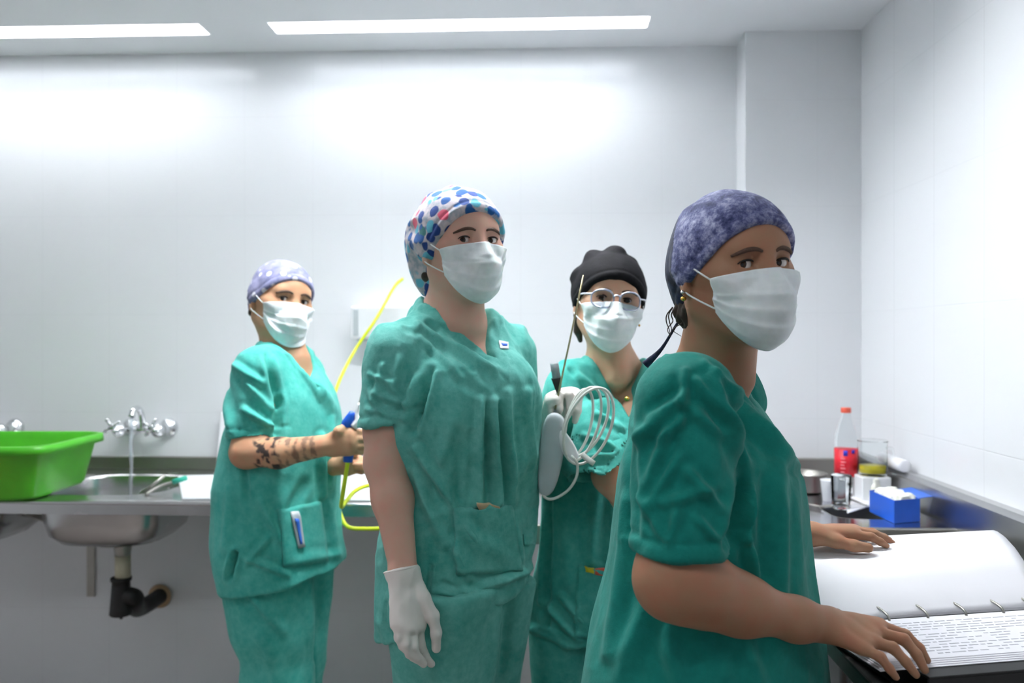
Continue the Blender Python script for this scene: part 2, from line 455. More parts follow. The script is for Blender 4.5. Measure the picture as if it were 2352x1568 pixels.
def cap_mat(kind):
    t = NT('cap_' + kind)
    if kind == 'floral':
        v = t.t.nodes.new('ShaderNodeTexVoronoi'); v.inputs['Scale'].default_value = 38; v.inputs['Randomness'].default_value = 0.85
        mp = t.t.nodes.new('ShaderNodeVectorMath'); mp.operation = 'ADD'
        nn = t.n('ShaderNodeTexNoise', Scale=30.0); t.l(t.obj(), nn.inputs['Vector'])
        sc = t.t.nodes.new('ShaderNodeVectorMath'); sc.operation = 'SCALE'; sc.inputs[3].default_value = 0.014
        t.l(nn.outputs['Color'], sc.inputs[0]); t.l(t.obj(), mp.inputs[0]); t.l(sc.outputs[0], mp.inputs[1]); t.l(mp.outputs[0], v.inputs['Vector'])
        blob = t.ramp(v.outputs['Distance'], [(0.0, (1,1,1,1)), (0.45, (1,1,1,1)), (0.53, (0,0,0,1))])
        sp = t.t.nodes.new('ShaderNodeSeparateColor'); t.l(v.outputs['Color'], sp.inputs[0])
        colr = t.ramp(sp.outputs[0], [(0.0, srgb(30, 86, 150)), (0.28, srgb(34, 64, 128)), (0.48, srgb(96, 178, 200)), (0.66, srgb(24, 96, 160)), (0.80, srgb(214, 96, 120)), (0.93, srgb(60, 120, 120))], 'CONSTANT')
        bg = t.ramp(t.noise(70, 3), [(0.35, srgb(150, 160, 172)), (0.6, srgb(204, 194, 198))])
        c = t.mix(blob, bg, colr)
    elif kind == 'dotted':
        v = t.t.nodes.new('ShaderNodeTexVoronoi'); v.inputs['Scale'].default_value = 36; v.inputs['Randomness'].default_value = 0.55; t.l(t.obj(), v.inputs['Vector'])
        blob = t.ramp(v.outputs['Distance'], [(0.0, (1,1,1,1)), (0.24, (1,1,1,1)), (0.34, (0,0,0,1))])
        bg = t.ramp(t.noise(40, 3), [(0.35, srgb(112, 116, 152)), (0.65, srgb(150, 150, 184))])
        c = t.mix(blob, bg, srgb(226, 226, 236))
    elif kind == 'marbled':
        n = t.noise(52, 8, 0.78)
        c = t.ramp(n, [(0.36, srgb(38, 46, 84)), (0.49, srgb(92, 98, 142)), (0.58, srgb(150, 154, 190)), (0.70, srgb(206, 210, 226))])
        n2 = t.noise(6, 2); c = t.mix(t.ramp(n2, [(0.45, (0,0,0,1)), (0.6, (1,1,1,1))]), c, t.mix(0.45, c, srgb(40, 48, 92)))
    elif kind == 'navy': c = t.ramp(t.noise(80, 3), [(0.3, srgb(18, 24, 40)), (0.7, srgb(44, 54, 84))])
    else: c = t.ramp(t.noise(60, 3), [(0.3, srgb(9, 9, 12)), (0.7, srgb(19, 19, 24))])
    t.set(Base__Color=c, Roughness=0.8, Sheen__Weight=0.0 if kind == 'black' else 0.1, Specular__IOR__Level=0.2); t.bump(t.noise(120, 4), 0.35, 0.002)
    return t.m
for k in ('floral', 'dotted', 'marbled', 'navy', 'black'): M['cap_' + k] = cap_mat(k)

# ------------------------------------------------------------------ people
class Head:
    """local axes: x = the person's right, y = forward, z = up; origin between the ears at eye level"""
    def __init__(s, px, py, z, yaw, pitch=0.0, roll=0.0, sc=1.0):
        yv = math.radians(yaw); a, p, r = map(math.radians, (yaw + 2.4, pitch, roll))
        f = np.array([math.sin(a) * math.cos(p), -math.cos(a) * math.cos(p), math.sin(p)])
        u = np.array([-math.sin(a) * math.sin(p), math.cos(a) * math.sin(p), math.cos(p)])
        x = np.cross(f, u); x, u = x * math.cos(r) + u * math.sin(r), u * math.cos(r) - x * math.sin(r)
        s.R = np.stack([x, f, u], 1); s.s = sc
        e = P(px, py, z - 0.08 * sc * math.cos(yv)); s.c = e - f * 0.08 * sc
    def __call__(s, x, y, z): return s.c + s.R @ (np.array([x, y, z], float) * s.s)
    def v(s, x, y, z): return s.R @ np.array([x, y, z], float)
    def loc(s, Q): return (Q - s.c) @ s.R / s.s
    def ell(s, F_, c, r, **k): F_.ell(s(*c), np.array(r) * s.s, s.R, **k)
    def cap(s, F_, a, b, ra, rb, **k): F_.cap(s(*a), s(*b), ra * s.s, rb * s.s, **k)
    def skull(s, G, inf=0.0):
        s.ell(G, (0, -0.012, 0.022), (0.075, 0.093, 0.086), k=0.02, inf=inf)
        s.ell(G, (0, 0.020, 0.022), (0.064, 0.066, 0.062), k=0.03, inf=inf)
    def build(s, G):
        s.skull(G)
        s.ell(G, (0, 0.024, -0.035), (0.060, 0.064, 0.076), k=0.025)
        for q in (-1, 1):
            s.cap(G, (q*0.052, -0.012, -0.055), (q*0.018, 0.062, -0.098), 0.018, 0.015, k=0.03)
            s.ell(G, (q*0.040, 0.056, -0.030), (0.022, 0.022, 0.022), k=0.02)
            s.ell(G, (q*0.058, 0.030, -0.012), (0.012, 0.030, 0.012), k=0.02)
        s.ell(G, (0, 0.064, -0.100), (0.022, 0.018, 0.015), k=0.02)
        s.ell(G, (0, 0.074, -0.068), (0.026, 0.016, 0.018), k=0.018)
        s.cap(G, (-0.036, 0.068, 0.021), (0.036, 0.068, 0.021), 0.013, 0.013, k=0.014)
        for q in (-1, 1): s.ell(G, (q*0.031, 0.093, 0.001), (0.020, 0.017, 0.0135), k=0.012, mode='s')
        s.cap(G, (0, 0.078, 0.012), (0, 0.104, -0.036), 0.0075, 0.011, k=0.014)
        for q in (-1, 1): s.ell(G, (q*0.012, 0.094, -0.040), (0.008, 0.011, 0.008), k=0.008)
        for q in (-1, 1):
            s.ell(G, (q*0.031, 0.0675, 0.0), (0.0158, 0.0158, 0.0150), k=0.006)
            s.ell(G, (q*0.0312, 0.086, -0.0008), (0.0138, 0.013, 0.0056), k=0.002, mode='s')
            ear = Field(); a = 0.35 * q                        # ears
            Re = s.R @ np.array([[math.cos(a), math.sin(a), 0], [-math.sin(a), math.cos(a), 0], [0, 0, 1.0]])
            ear.ell(s(q*0.077, -0.014, -0.012), np.array([0.0075, 0.017, 0.031]) * s.s, Re)
            ear.ell(s(q*0.084, -0.010, -0.008), np.array([0.006, 0.010, 0.019]) * s.s, Re, k=0.004, mode='s')
            ear.ell(s(q*0.076, -0.006, -0.036), np.array([0.006, 0.008, 0.009]) * s.s, Re, k=0.006)
            G.sub(ear, k=0.006)
    def face_parts(s, root, G, look, squint=1.0):
        """eyes, lashes and brows; look = the point the eyes look at"""
        for q in (1, -1):
            c = s(q*0.031, 0.0675, 0.0); g = _nrm(look - c); rr = _nrm(np.cross(g, s.R[:, 2])); fr = np.stack([rr, g, np.cross(rr, g)], 1)
            n, m = 24, 16; V = [(0.0138*math.sin(math.pi*i/m)*math.cos(2*math.pi*j/n), 0.0138*math.sin(math.pi*i/m)*math.sin(2*math.pi*j/n), 0.0138*math.cos(math.pi*i/m)) for i in range(m+1) for j in range(n)]
            Fc = [(i*n+j, i*n+(j+1)%n, (i+1)*n+(j+1)%n, (i+1)*n+j) for i in range(m) for j in range(n)]
            V = np.array(V) * s.s
            mesh_obj('eye', V @ fr.T + c, Fc, M['eye'], root, frame=(fr, c))
            pts = []
            for i in range(13):
                x = -0.0138 + 0.0276 * i / 12; z = 0.0060 * math.sqrt(max(0, 1 - (x / 0.0140)**2)) - 0.0006
                y = math.sqrt(max(1e-6, 0.0166**2 - x*x - z*z)); pts.append(s(q*0.031 + x, 0.0675 + y, z))
            mb = MB().tube(pts, [0.0005 + 0.0013 * math.sin(math.pi * (i + 1) / 14) for i in range(13)], 8); mb.build('eyelashes', M['lash'], root, True)
            pts = []
            for i in range(11):
                t = i / 10; x = q * (0.012 + 0.040 * t); z = 0.0165 + 0.0060 * math.sin(math.pi * min(1, t * 0.95) ** 0.8) - 0.005 * t
                h = G.trace(s(x, 0.16, z), -s.R[:, 1]); pts.append(h if h is not None else s(x, 0.078, z))
            mb = MB().tube(pts, [0.0010 + 0.0024 * math.sin(math.pi * min(1, (i + 1.2) / 12)) ** 0.7 for i in range(11)], 8); mb.build('eyebrow', M['brow'], root, True)
    def mask(s, root, G, kink=0.0, skew=0.0):
        nu, nv = 61, 45; V = np.zeros((nv, nu, 3)); AM = math.radians(55); th = np.linspace(-1, 1, nu) * AM
        prof_v = [0, .10, .30, .45, .62, .80, .92, 1.0]; prof_r = [.1020, .111, .1225, .1200, .114, .107, .097, .080]
        K = np.zeros((nv, nu))
        for j in range(nv):
            v = j / (nv - 1)
            for i in range(nu):
                t = th[i]; e = abs(t) / AM
                zt = -0.007 - 0.011 * e ** 1.5; zb = -0.128 + 0.060 * e ** 1.8
                z = zt + (zb - zt) * v + skew * t * 0.01
                r0 = np.interp(v, prof_v, prof_r); pw = 1.28 + 0.72 * v
                a = 0.073 + 0.006 * math.sin(math.pi * v)
                r = 1 / ((abs(math.sin(t)) / a) ** pw + (math.cos(t) / r0) ** pw) ** (1 / pw)
                r -= math.exp(-((e - 1) / 0.12) ** 2) * 0.003
                V[j, i] = (t, z, r)
        key = np.arange(0, nu, 3); kj = np.arange(0, nv, 2)
        for j in kj:                                          # never inside the face
            for i in key:
                t, z, r = V[j, i]; d = s.R @ np.array([math.sin(t), math.cos(t), 0.0]); o = s(0, 0, z)
                h = G.trace(o + d * 0.17, -d, 0.17)
                if h is not None: K[j, i] = max(0, np.linalg.norm(h - o) / s.s + 0.0065 - r)
            K[j] = np.interp(np.arange(nu), key, K[j, key])
        for i in range(nu): K[:, i] = np.interp(np.arange(nv), kj, K[kj, i])
        V[:, :, 2] += K
        out = []
        for j in range(nv):
            v = j / (nv - 1)
            for i in range(nu):
                t, z, r = V[j, i]; e = abs(t) / AM
                wob = vnoise(np.array([[t * 2.2 + 5, v * 3 + kink * 10, 1.0]]), 3)[0] - 0.5
                ple = 0
                for pv in (0.36, 0.56, 0.76):
                    x = (v + 0.05 * wob * 2 + 0.05 * math.sin(t * 2 + kink * 5) - pv) / 0.030
                    ple += 0.0030 * (1 / (1 + math.exp(-x * 2.5))) * math.exp(-max(0, x) ** 2 / 9) * (1 - 0.5 * e)
                rd = ridged(np.array([[t * 2.6 + 3.0 + kink * 7, v * 3.4 + abs(t) * 1.6, 2.0 + kink]]), 8)[0] - 0.5
                r += ple + 0.006 * wob * math.sin(math.pi * v) * (0.4 + e) + 0.0075 * rd * math.sin(math.pi * min(1, v * 1.1)) 
                o = s(0, 0, z); out.append(o + s.R @ np.array([math.sin(t), math.cos(t), 0.0]) * r * s.s)
        Fc = np.array([(j*nu+i, (j+1)*nu+i, (j+1)*nu+i+1, j*nu+i+1) for j in range(nv-1) for i in range(nu-1)])
        o = mesh_obj('face_mask', out, Fc, M['mask'], root); o['label'] = 'pleated white surgical mask'
        so = o.modifiers.new('thick', 'SOLIDIFY'); so.thickness = 0.0016; so.offset = 1
        out = np.array(out).reshape(nv, nu, 3)
        for q, col in ((1, -1), (-1, 0)):
            for row, zc in ((1, 0.012), (nv - 6, -0.036)):
                a = out[row, col]; e = s(q*0.082, -0.004, zc); m = (a + e) / 2 + s.v(q * 0.003, 0, 0.0)
                e2 = s(q*0.080, -0.020, zc * 0.5)
                MB().tube([a, m, e, e2], 0.0013, 8, smooth=5).build('ear_loop', M['mask'], o, True)
        return o
    def scrub_cap(s, root, mats, back=(), nape=-0.078, brow=0.050, inf=0.009, crumple=0.004, seed=1, lumps=(), arc=2.0):
        G = Field(); s.skull(G, inf * s.s)
        for c, r in back: s.ell(G, c, r, k=0.03)
        for c, r in lumps: s.ell(G, c, r, k=0.012)
        for q in (-1, 1): s.ell(G, (q*0.074, -0.012, 0.004), (0.016, 0.034, 0.034), k=0.012)
        sl = (brow - nape) / (0.085 + 0.095)
        cs = math.sqrt(1 + sl * sl)
        def edge(L): return (L[:, 2] - brow - sl * (L[:, 1] - 0.085) + arc * L[:, 0] ** 2 * np.clip((L[:, 1] + 0.05) / 0.08, 0, 1)) / cs
        G.fn(lambda Q: -edge(s.loc(Q)) * s.s, 0.003, 'i')
        V, Fc = surf(G, 0.0032); V = relax(V, Fc, 1)
        N = normals(V, Fc); L = s.loc(V)
        g = ridged(L * np.array([26, 11, 22]) + 0.6 * vnoise(L * 18, seed)[:, None], seed + 1) - 0.5
        rear = np.clip((-L[:, 1] + 0.05) / 0.1, 0.25, 1)
        V = V + N * (crumple * g * rear)[:, None]
        dist = edge(L)
        V = V + N * (0.0012 * np.exp(-((dist - 0.010) / 0.004) ** 2) - 0.0012 * np.exp(-((dist - 0.018) / 0.003) ** 2))[:, None]
        o = mesh_obj('scrub_cap', V, Fc, mats, root, frame=(s.R, s.c))
        if len(mats) > 1:
            Lf = L[Fc].mean(1); idx = ((Lf[:, 1] + 0.35 * Lf[:, 2]) < -0.030 + 0.012 * np.sin(Lf[:, 2] * 40)).astype(np.int32)
            o.data.polygons.foreach_set('material_index', idx)
        return o

def hand(G, wrist, kn, chains, thumb, lat, rad=(0.0085, 0.0088, 0.0083, 0.0072), inf=0.0, pr=0.0115):
    """kn = four knuckles (index..little), chains = their joints to the tip, thumb = joints from the wrist side"""
    wrist = np.asarray(wrist, float)
    for i in range(4):
        b = wrist + np.asarray(lat) * (0.017 - 0.0115 * i)
        G.cap(b, kn[i], 0.0135, pr - 0.0008 * i, k=0.014, inf=inf)
    for i in range(3): G.cap((wrist + kn[i]) / 2, (np.asarray(kn[i]) + kn[i+1]) / 2, 0.011, 0.0085, k=0.012, inf=inf)
    for i in range(4):
        pts = [kn[i]] + list(chains[i]); r = rad[i]
        for j in range(len(pts) - 1):
            ra = r * (1.04 - 0.10 * j); rb = r * (1.0 - 0.12 * (j + 1)) + (0.0003 if j == 0 else 0)
            G.cap(pts[j], pts[j+1], ra, rb, k=0.0035, inf=inf)
    t = [wrist + np.asarray(lat) * 0.014] + list(thumb)
    for j in range(len(t) - 1):
        G.cap(t[j], t[j+1], (0.0145, 0.0115, 0.0100, 0.0085)[j], (0.0118, 0.0100, 0.0088, 0.0075)[j], k=0.007, inf=inf)

def rows_px(rows, ang, z0, asp=0.75, asb=None):
    out = []; a = math.radians(ang)
    for r in rows:
        py, xl, xr = r[:3]; z = r[3] if len(r) > 3 else z0; k = r[4] if len(r) > 4 else asp
        ray = math.atan(((xl + xr) / 2 - 1176) / F); e = a - math.radians(2.4) + ray
        ru = (xr - xl) / 2 / F * z * math.cos(ray) / math.sqrt(math.cos(e) ** 2 + (k * math.sin(e)) ** 2)
        c = P((xl + xr) / 2, py, z); out.append((c[2], c[0], c[1], ru, ru * k, ru * k))
    return out
def sleeve(a, b, ra, rb, n=None):
    a = np.asarray(a, float); b = np.asarray(b, float); d = _nrm(b - a); n = d if n is None else _nrm(n)
    S = Field(); e = b + d * 0.03
    S.cap(a, e, ra, rb, k=0.01); S.plane(n, b)
    S.cap(b - d * 0.06, b + d * 0.1, rb - 0.007, rb - 0.006, k=0.002, mode='s')
    return S
def neck_cut(G, ang, base, zv, half=0.072, ztop=None, r=0.064, back=0.03, lean=0.0):
    a = math.radians(ang); f = np.array([math.sin(a), -math.cos(a), 0]); u = np.array([math.cos(a), math.sin(a), 0]); base = np.asarray(base, float)
    ztop = base[2] + 0.02 if ztop is None else ztop
    sl = half / (ztop - zv)
    def wedge(Q):
        d = Q - base; x = np.abs(d @ u); v = d @ f
        return np.maximum((x - (Q[:, 2] - zv) * sl) / math.sqrt(1 + sl * sl), -v - 0.02)
    G.fn(wedge, 0.006, 's', base - [0.25, 0.25, 0.4], base + [0.25, 0.25, 0.25])
    G.cap(base - [0, 0, 0.05] - f * 0.02, base + [0, 0, 0.15] + f * 0.01, r, r + 0.01, k=0.006, mode='s')
    hole = G.ops[-1][1]
    return lambda V: np.where(V[:, 2] > zv - 0.04, np.minimum(wedge(V), hole(V)), 9.0)

def patch(VF, quad, zcam=0.0, off=0.003, nu=14, nv=14, sag=0.0):
    """a piece laid on a mesh, its corners given where they are seen; returns verts (world) and quads"""
    V, Fc = VF; bv = BVHTree.FromPolygons([tuple(v) for v in V], [tuple(int(i) for i in f) for f in Fc])
    o = Vector((0, 0, CH)); q = np.array(quad, float); out = []; last = None
    for j in range(nv + 1):
        for i in range(nu + 1):
            u, v = i / nu, j / nv
            p = q[0]*(1-u)*(1-v) + q[1]*u*(1-v) + q[2]*u*v + q[3]*(1-u)*v
            d = Vector(P(p[0], p[1], 1.0)) - o; d.normalize()
            h, n, _, _ = bv.ray_cast(o, d)
            if h is None: out.append(last if last is not None else np.array(o + d * 1.5)); continue
            last = np.array(h + n * (off + sag * math.sin(math.pi * u) * max(0, 1 - v * 3))); out.append(last)
    out = np.array(out).reshape(nv + 1, nu + 1, 3)
    for _ in range(2): out[1:-1, 1:-1] = (out[:-2, 1:-1] + out[2:, 1:-1] + out[1:-1, :-2] + out[1:-1, 2:]) / 4 * 0.5 + out[1:-1, 1:-1] * 0.5
    Fq = np.array([(j*(nu+1)+i, (j+1)*(nu+1)+i, (j+1)*(nu+1)+i+1, j*(nu+1)+i+1) for j in range(nv) for i in range(nu)])
    return out.reshape(-1, 3), Fq
def patch_obj(name, VF, quad, m, parent, off=0.003, thick=0.0025, **k):
    V, Fq = patch(VF, quad, off=off, **k)
    o = mesh_obj(name, V, Fq, m, parent); so = o.modifiers.new('thick', 'SOLIDIFY'); so.thickness = thick; so.offset = -1
    return o

def shoes_and_legs(root, legs, m, waist, rel=0.0):
    """legs: rows per leg (z, cx, cy, ru, rf, rb)"""
    G = Field()
    for rows, ang in legs: G.loft(rows, math.radians(ang), k=0.025, pw=2.1)
    if waist: G.loft(waist[0], math.radians(waist[1]), k=0.03)
    V, Fc = surf(G, 0.008); V = relax(V, Fc, 1)
    return V, Fc
def shoe(root, x, y, ang, m):
    x, y = turn((x, y)); ang += 2.4
    a = math.radians(ang); f = np.array([math.sin(a), -math.cos(a), 0]); u = np.array([math.cos(a), math.sin(a), 0]); R = np.stack([u, f, [0, 0, 1.0]], 1); c = np.array([x, y, 0.0])
    G = Field(); G.ell(c + f*0.05 + [0,0,0.035], (0.045, 0.10, 0.04), R, k=0.03); G.ell(c - f*0.06 + [0,0,0.045], (0.037, 0.06, 0.05), R, k=0.03)
    G.cap(c - f*0.05 + [0,0,0.05], c - f*0.05 + [0,0,0.11], 0.034, 0.034, k=0.02); G.plane((0, 0, -1), (0, 0, 0.001))
    V, Fc = surf(G, 0.006); mesh_obj('shoe', V, Fc, m, root)
def leg_rows(pr, z, ang, asp, foot):
    foot = turn(foot)
    R = rows_px(pr, ang, z, asp); low = min(R); ru = low[3]
    for zz, k in ((0.55, 0.92), (0.30, 0.82), (0.06, 0.74)):
        t = (low[0] - zz) / (low[0] - 0.05); R.append((zz, low[1] + (foot[0]-low[1])*t, low[2] + (foot[1]-low[2])*t, max(0.075, ru*k), max(0.08, ru*k), max(0.08, ru*k)))
    return R
# ================================================================== the four people
def person(name, x, y, label):
    x, y = turn((x, y))
    return empty('person', (x, y, 0.0), label, 'person')
def finish_body(root, G, h, m, ink=None, lo=None):
    V, Fc = surf(G, h, lo=lo); o = mesh_obj('body', V, Fc, m, root)
    if ink is not None:
        at = o.data.attributes.new('ink', 'FLOAT', 'POINT'); at.data.foreach_set('value', ink(V).astype(np.float32))
    return V, Fc
CAMP = np.array([0, 0, CH])

# ---------------- the woman in front, at the right, leaning over the binder
def front_woman():
    m = cloth('deep_teal_cotton', (10, 112, 102), (26, 138, 126)); sk = skin('tan_skin', (162, 122, 94))
    root = person('person', 0.33, 1.27, 'woman in dark teal scrubs and blue marbled cap leaning over the open binder')
    hd = Head(1757, 604, 1.20, 20, -2, -4, 0.97)
    ANG = 64.4; T = Field()
    rows = rows_px([(880, 1530, 1700), (920, 1475, 1735), (960, 1452, 1768), (1000, 1436, 1797), (1050, 1424, 1824), (1100, 1415, 1842), (1200, 1404, 1856),
                    (1300, 1388, 1868), (1400, 1368, 1882), (1500, 1350, 1896), (1600, 1330, 1908)], ANG, 1.27, 0.74)
    low = min(rows); rows.append((0.72, low[1], low[2], low[3] * 1.02, low[4], low[5]))
    nb = P(1628, 812, 1.27)                                   # base of the neck
    sr, sl_ = P(1582, 921, 1.115), P(1668, 880, 1.40)
    def torso(G, inf):
        G.loft(rows, math.radians(ANG), k=0.03, inf=inf)
        G.cap(sr, nb + [-0.012, -0.03, -0.064], 0.052, 0.040, k=0.035, inf=inf); G.cap(sl_, nb + [0, 0.03, -0.040], 0.050, 0.042, k=0.04, inf=inf)
        G.cap(nb + [-0.042, 0, -0.034], nb + [-0.055, 0.0, -0.10], 0.042, 0.064, k=0.03, inf=inf)
    torso(T, 0); T.plane((0, 0, -1), (0, 0, 0.73))
    eb = P(1560, 1262, 1.065)
    T.sub(sleeve(P(1578, 925, 1.105), eb, 0.071, 0.0640, _nrm([0.02, 0, -1])), k=0.03)
    T.sub(sleeve(P(1672, 925, 1.40), P(1672, 1180, 1.47), 0.068, 0.058), k=0.02)
    nk = neck_cut(T, ANG - 8, nb + [0.012, 0, 0.0], P(1722, 942, 1.2)[2], 0.104, nb[2] + 0.012, 0.062)
    V, Fc = surf(T, 0.004); V = relax(V, Fc, 1)
    L = [(1575, 850, 1560, 1000, 1.08, 0.004, 0.006), (1562, 925, 1465, 1010, 1.06, 0.0055, 0.008), (1575, 905, 1490, 960, 1.06, 0.004, 0.006), (1570, 960, 1520, 1010, 1.06, 0.005, 0.006),
         (1570, 925, 1660, 1000, 1.06, 0.004, 0.007), (1640, 860, 1712, 1080, 1.12, 0.006, 0.008), (1600, 870, 1700, 1000, 1.12, 0.004, 0.006),
         (1714, 1085, 1668, 1260, 1.08, -0.009, 0.007), (1716, 1085, 1708, 1240, 1.14, 0.006, 0.006), (1712, 1240, 1740, 1330, 1.14, 0.006, 0.007),
         (1545, 950, 1480, 1150, 1.04, 0.004, 0.007), (1480, 1180, 1560, 1050, 1.04, 0.0035, 0.006), (1500, 1160, 1640, 1120, 1.04, 0.003, 0.007), (1580, 1080, 1650, 1170, 1.04, 0.0045, 0.006),
         (1560, 1150, 1540, 1250, 1.04, 0.003, 0.006), (1600, 1190, 1640, 1240, 1.04, 0.004, 0.005), (1470, 1140, 1530, 1240, 1.04, 0.003, 0.006),
         (1450, 1000, 1452, 1220, 1.15, -0.006, 0.007), (1440, 1150, 1400, 1500, 1.2, 0.005, 0.012), (1480, 1400, 1420, 1568, 1.2, 0.005, 0.014), (1530, 1450, 1560, 1568, 1.17, 0.004, 0.012),
         (1790, 1060, 1805, 1380, 1.2, 0.005, 0.011), (1830, 1100, 1850, 1400, 1.24, 0.004, 0.009), (1755, 1100, 1765, 1330, 1.17, -0.004, 0.012), (1700, 1460, 1740, 1568, 1.18, 0.004, 0.012),
         (1720, 960, 1830, 1070, 1.2, 0.005, 0.007), (1690, 900, 1800, 1060, 1.17, 0.004, 0.008), (1620, 830, 1700, 900, 1.2, 0.003, 0.005)]
    V = folds(V, Fc, L, 0.0066, 11, (1, 1, 0.5), 9.0, 0.0022)
    V = seams(V, Fc, [(nk, 0.020), (hem_fn(eb, [0.02, 0, -1], 0.11), 0.022)])
    mesh_obj('scrub_top', V, Fc, m, root)
    # body: head, neck, chest, arms and hands in one skin
    G = Field(); hd.build(G)
    G.cap(hd(0, -0.025, -0.055), nb + [0.005, 0, -0.01], 0.050, 0.054, k=0.03); G.cap(hd(0, 0.0, -0.075), nb + [0.026, -0.02, -0.04], 0.034, 0.038, k=0.03)
    for q in (-1, 1): G.cap(hd(q*0.045, -0.03, -0.05), nb + [0.045, -0.03, -0.04], 0.008, 0.007, k=0.02)
    torso(G, -0.019); G.plane((0, 0, -1), (0, 0, 1.27))
    el = P(1554, 1322, 1.055); wr = P(1893, 1432, 1.125)
    A = Field(); A.cap(P(1575, 930, 1.110), P(1557, 1180, 1.078), 0.046, 0.046, k=0.02); A.cap(P(1557, 1180, 1.078), el, 0.046, 0.048, k=0.02)
    A.cap(P(1542, 1342, 1.05), P(1620, 1362, 1.055), 0.040, 0.042, k=0.03); A.cap(el, P(1700, 1388, 1.075), 0.046, 0.036, k=0.03); A.cap(P(1700, 1388, 1.075), P(1830, 1422, 1.105), 0.036, 0.0275, k=0.03); A.cap(P(1830, 1422, 1.105), wr, 0.0275, 0.0245, k=0.02)
    G.sub(A, k=0.01)
    kn = [P(2018, 1436, 1.150), P(2013, 1452, 1.130), P(2001, 1472, 1.106), P(1980, 1489, 1.088)]
    ch = [[P(2080, 1458, 1.150), P(2112, 1488, 1.140), P(2129, 1516, 1.134)], [P(2076, 1468, 1.120), P(2106, 1503, 1.108), P(2124, 1538, 1.100)],
          [P(2051, 1487, 1.100), P(2081, 1520, 1.090), P(2104, 1549, 1.085)], [P(2022, 1508, 1.078), P(2043, 1535, 1.074), P(2058, 1555, 1.074)]]
    lat = _nrm(kn[0] - kn[3])
    hand(G, wr + [0.004, 0, 0], kn, ch, [wr + [0.045, 0.045, -0.022], wr + [0.075, 0.055, -0.036], wr + [0.10, 0.055, -0.042]], lat, (0.0086, 0.0088, 0.0084, 0.0074), pr=0.0118)
    sl2, el2, wr2 = P(1672, 925, 1.40), P(1590, 1195, 1.50), P(1862, 1226, 1.49)
    G.cap(sl2, el2, 0.046, 0.040, k=0.02); G.cap(el2, P(1740, 1214, 1.50), 0.040, 0.033, k=0.02); G.cap(P(1740, 1214, 1.50), wr2, 0.033, 0.0235, k=0.02)
    kn = [P(1960, 1227, 1.485), P(1966, 1221, 1.505), P(1964, 1218, 1.525), P(1958, 1217, 1.545)]
    ch = [[P(2000, 1232, 1.480), P(2022, 1244, 1.478), P(2036, 1253, 1.478)], [P(2008, 1226, 1.505), P(2034, 1237, 1.505), P(2050, 1247, 1.505)],
          [P(2004, 1222, 1.530), P(2030, 1233, 1.530), P(2046, 1241, 1.530)], [P(1990, 1222, 1.548), P(2012, 1230, 1.548), P(2026, 1238, 1.548)]]
    hand(G, wr2, kn, ch, [P(1920, 1243, 1.465), P(1962, 1253, 1.455), P(1994, 1258, 1.455)], _nrm(kn[0] - kn[3]), pr=0.0115)
    Vb, Fb = finish_body(root, G, 0.0027, sk)
    hd.face_parts(root, G, CAMP); hd.mask(root, G, 0.3)
    cp = hd.scrub_cap(root, [M['cap_marbled'], M['cap_navy']], back=[((0, -0.075, -0.012), (0.062, 0.052, 0.066)), ((0, -0.078, -0.052), (0.042, 0.036, 0.040))], nape=-0.086, brow=0.057, seed=4, arc=3.0)
    # hair at the nape, cap strings, ear ring
    Hh = Field()
    for q in (1, -1):
        hd.cap(Hh, (q*0.048, -0.062, -0.03), (q*0.036, -0.062, -0.078), 0.017, 0.012, k=0.01)
    hd.cap(Hh, (0.03, -0.075, -0.07), (0.0, -0.07, -0.095), 0.026, 0.02, k=0.02); hd.cap(Hh, (0.05, -0.05, -0.065), (0.040, -0.056, -0.094), 0.010, 0.006, k=0.01)
    hd.cap(Hh, (0.070, 0.020, 0.012), (0.071, 0.012, -0.006), 0.006, 0.004, k=0.01)
    Vh, Fh = surf(Hh, 0.003); Vh = Vh + normals(Vh, Fh) * (0.006 * (ridged(Vh * [90, 90, 40], 4) - 0.5))[:, None]; hr = mesh_obj('hair', Vh, Fh, M['hair'], root)
    rnd = random.Random(3)
    for k in range(5):
        a = np.array([0.045 + rnd.uniform(-.02, .02), -0.07 + rnd.uniform(-.015, .015), -0.06]); pts = [hd(*a)]
        for j in range(1, 5): pts.append(hd(a[0] + rnd.uniform(-.010, .012), a[1] - 0.004*j + rnd.uniform(-.008, .008), -0.06 - 0.012*j))
        MB().tube(pts, [0.0011, 0.001, 0.0009, 0.0007, 0.0004], 6, smooth=4).build('hair_strand', M['hair'], hr, True)
    a = P(1556, 742, 1.28)
    MB().tube([hd(0.03, -0.10, -0.085), a, P(1520, 800, 1.30), P(1482, 838, 1.31)], [0.002, 0.002, 0.003, 0.007], 8, smooth=6).build('cap_string', M['cap_navy'], cp, True)
    MB().lathe([(0.0001, -0.003), (0.003, -0.0015), (0.0034, 0), (0.003, 0.0015), (0.0001, 0.003)], hd(0.0865, -0.004, -0.036), 12).build('earring', M['chrome'], root, True)
    MB().lathe([(0.0001, -0.004), (0.004, -0.002), (0.0045, 0), (0.004, 0.002), (0.0001, 0.004)], hd(0.0845, -0.006, -0.046), 12).build('earring', M['gold'], root, True)
    legs = [([(1.0, 0.27, 1.20, 0.115, 0.12, 0.12), (0.8, 0.27, 1.19, 0.11, 0.12, 0.12), (0.45, 0.25, 1.18, 0.09, 0.10, 0.10), (0.06, 0.23, 1.17, 0.08, 0.09, 0.09)], 60),
            ([(1.0, 0.33, 1.34, 0.115, 0.12, 0.12), (0.8, 0.33, 1.35, 0.11, 0.12, 0.12), (0.45, 0.31, 1.36, 0.09, 0.10, 0.10), (0.06, 0.29, 1.37, 0.08, 0.09, 0.09)], 60)]
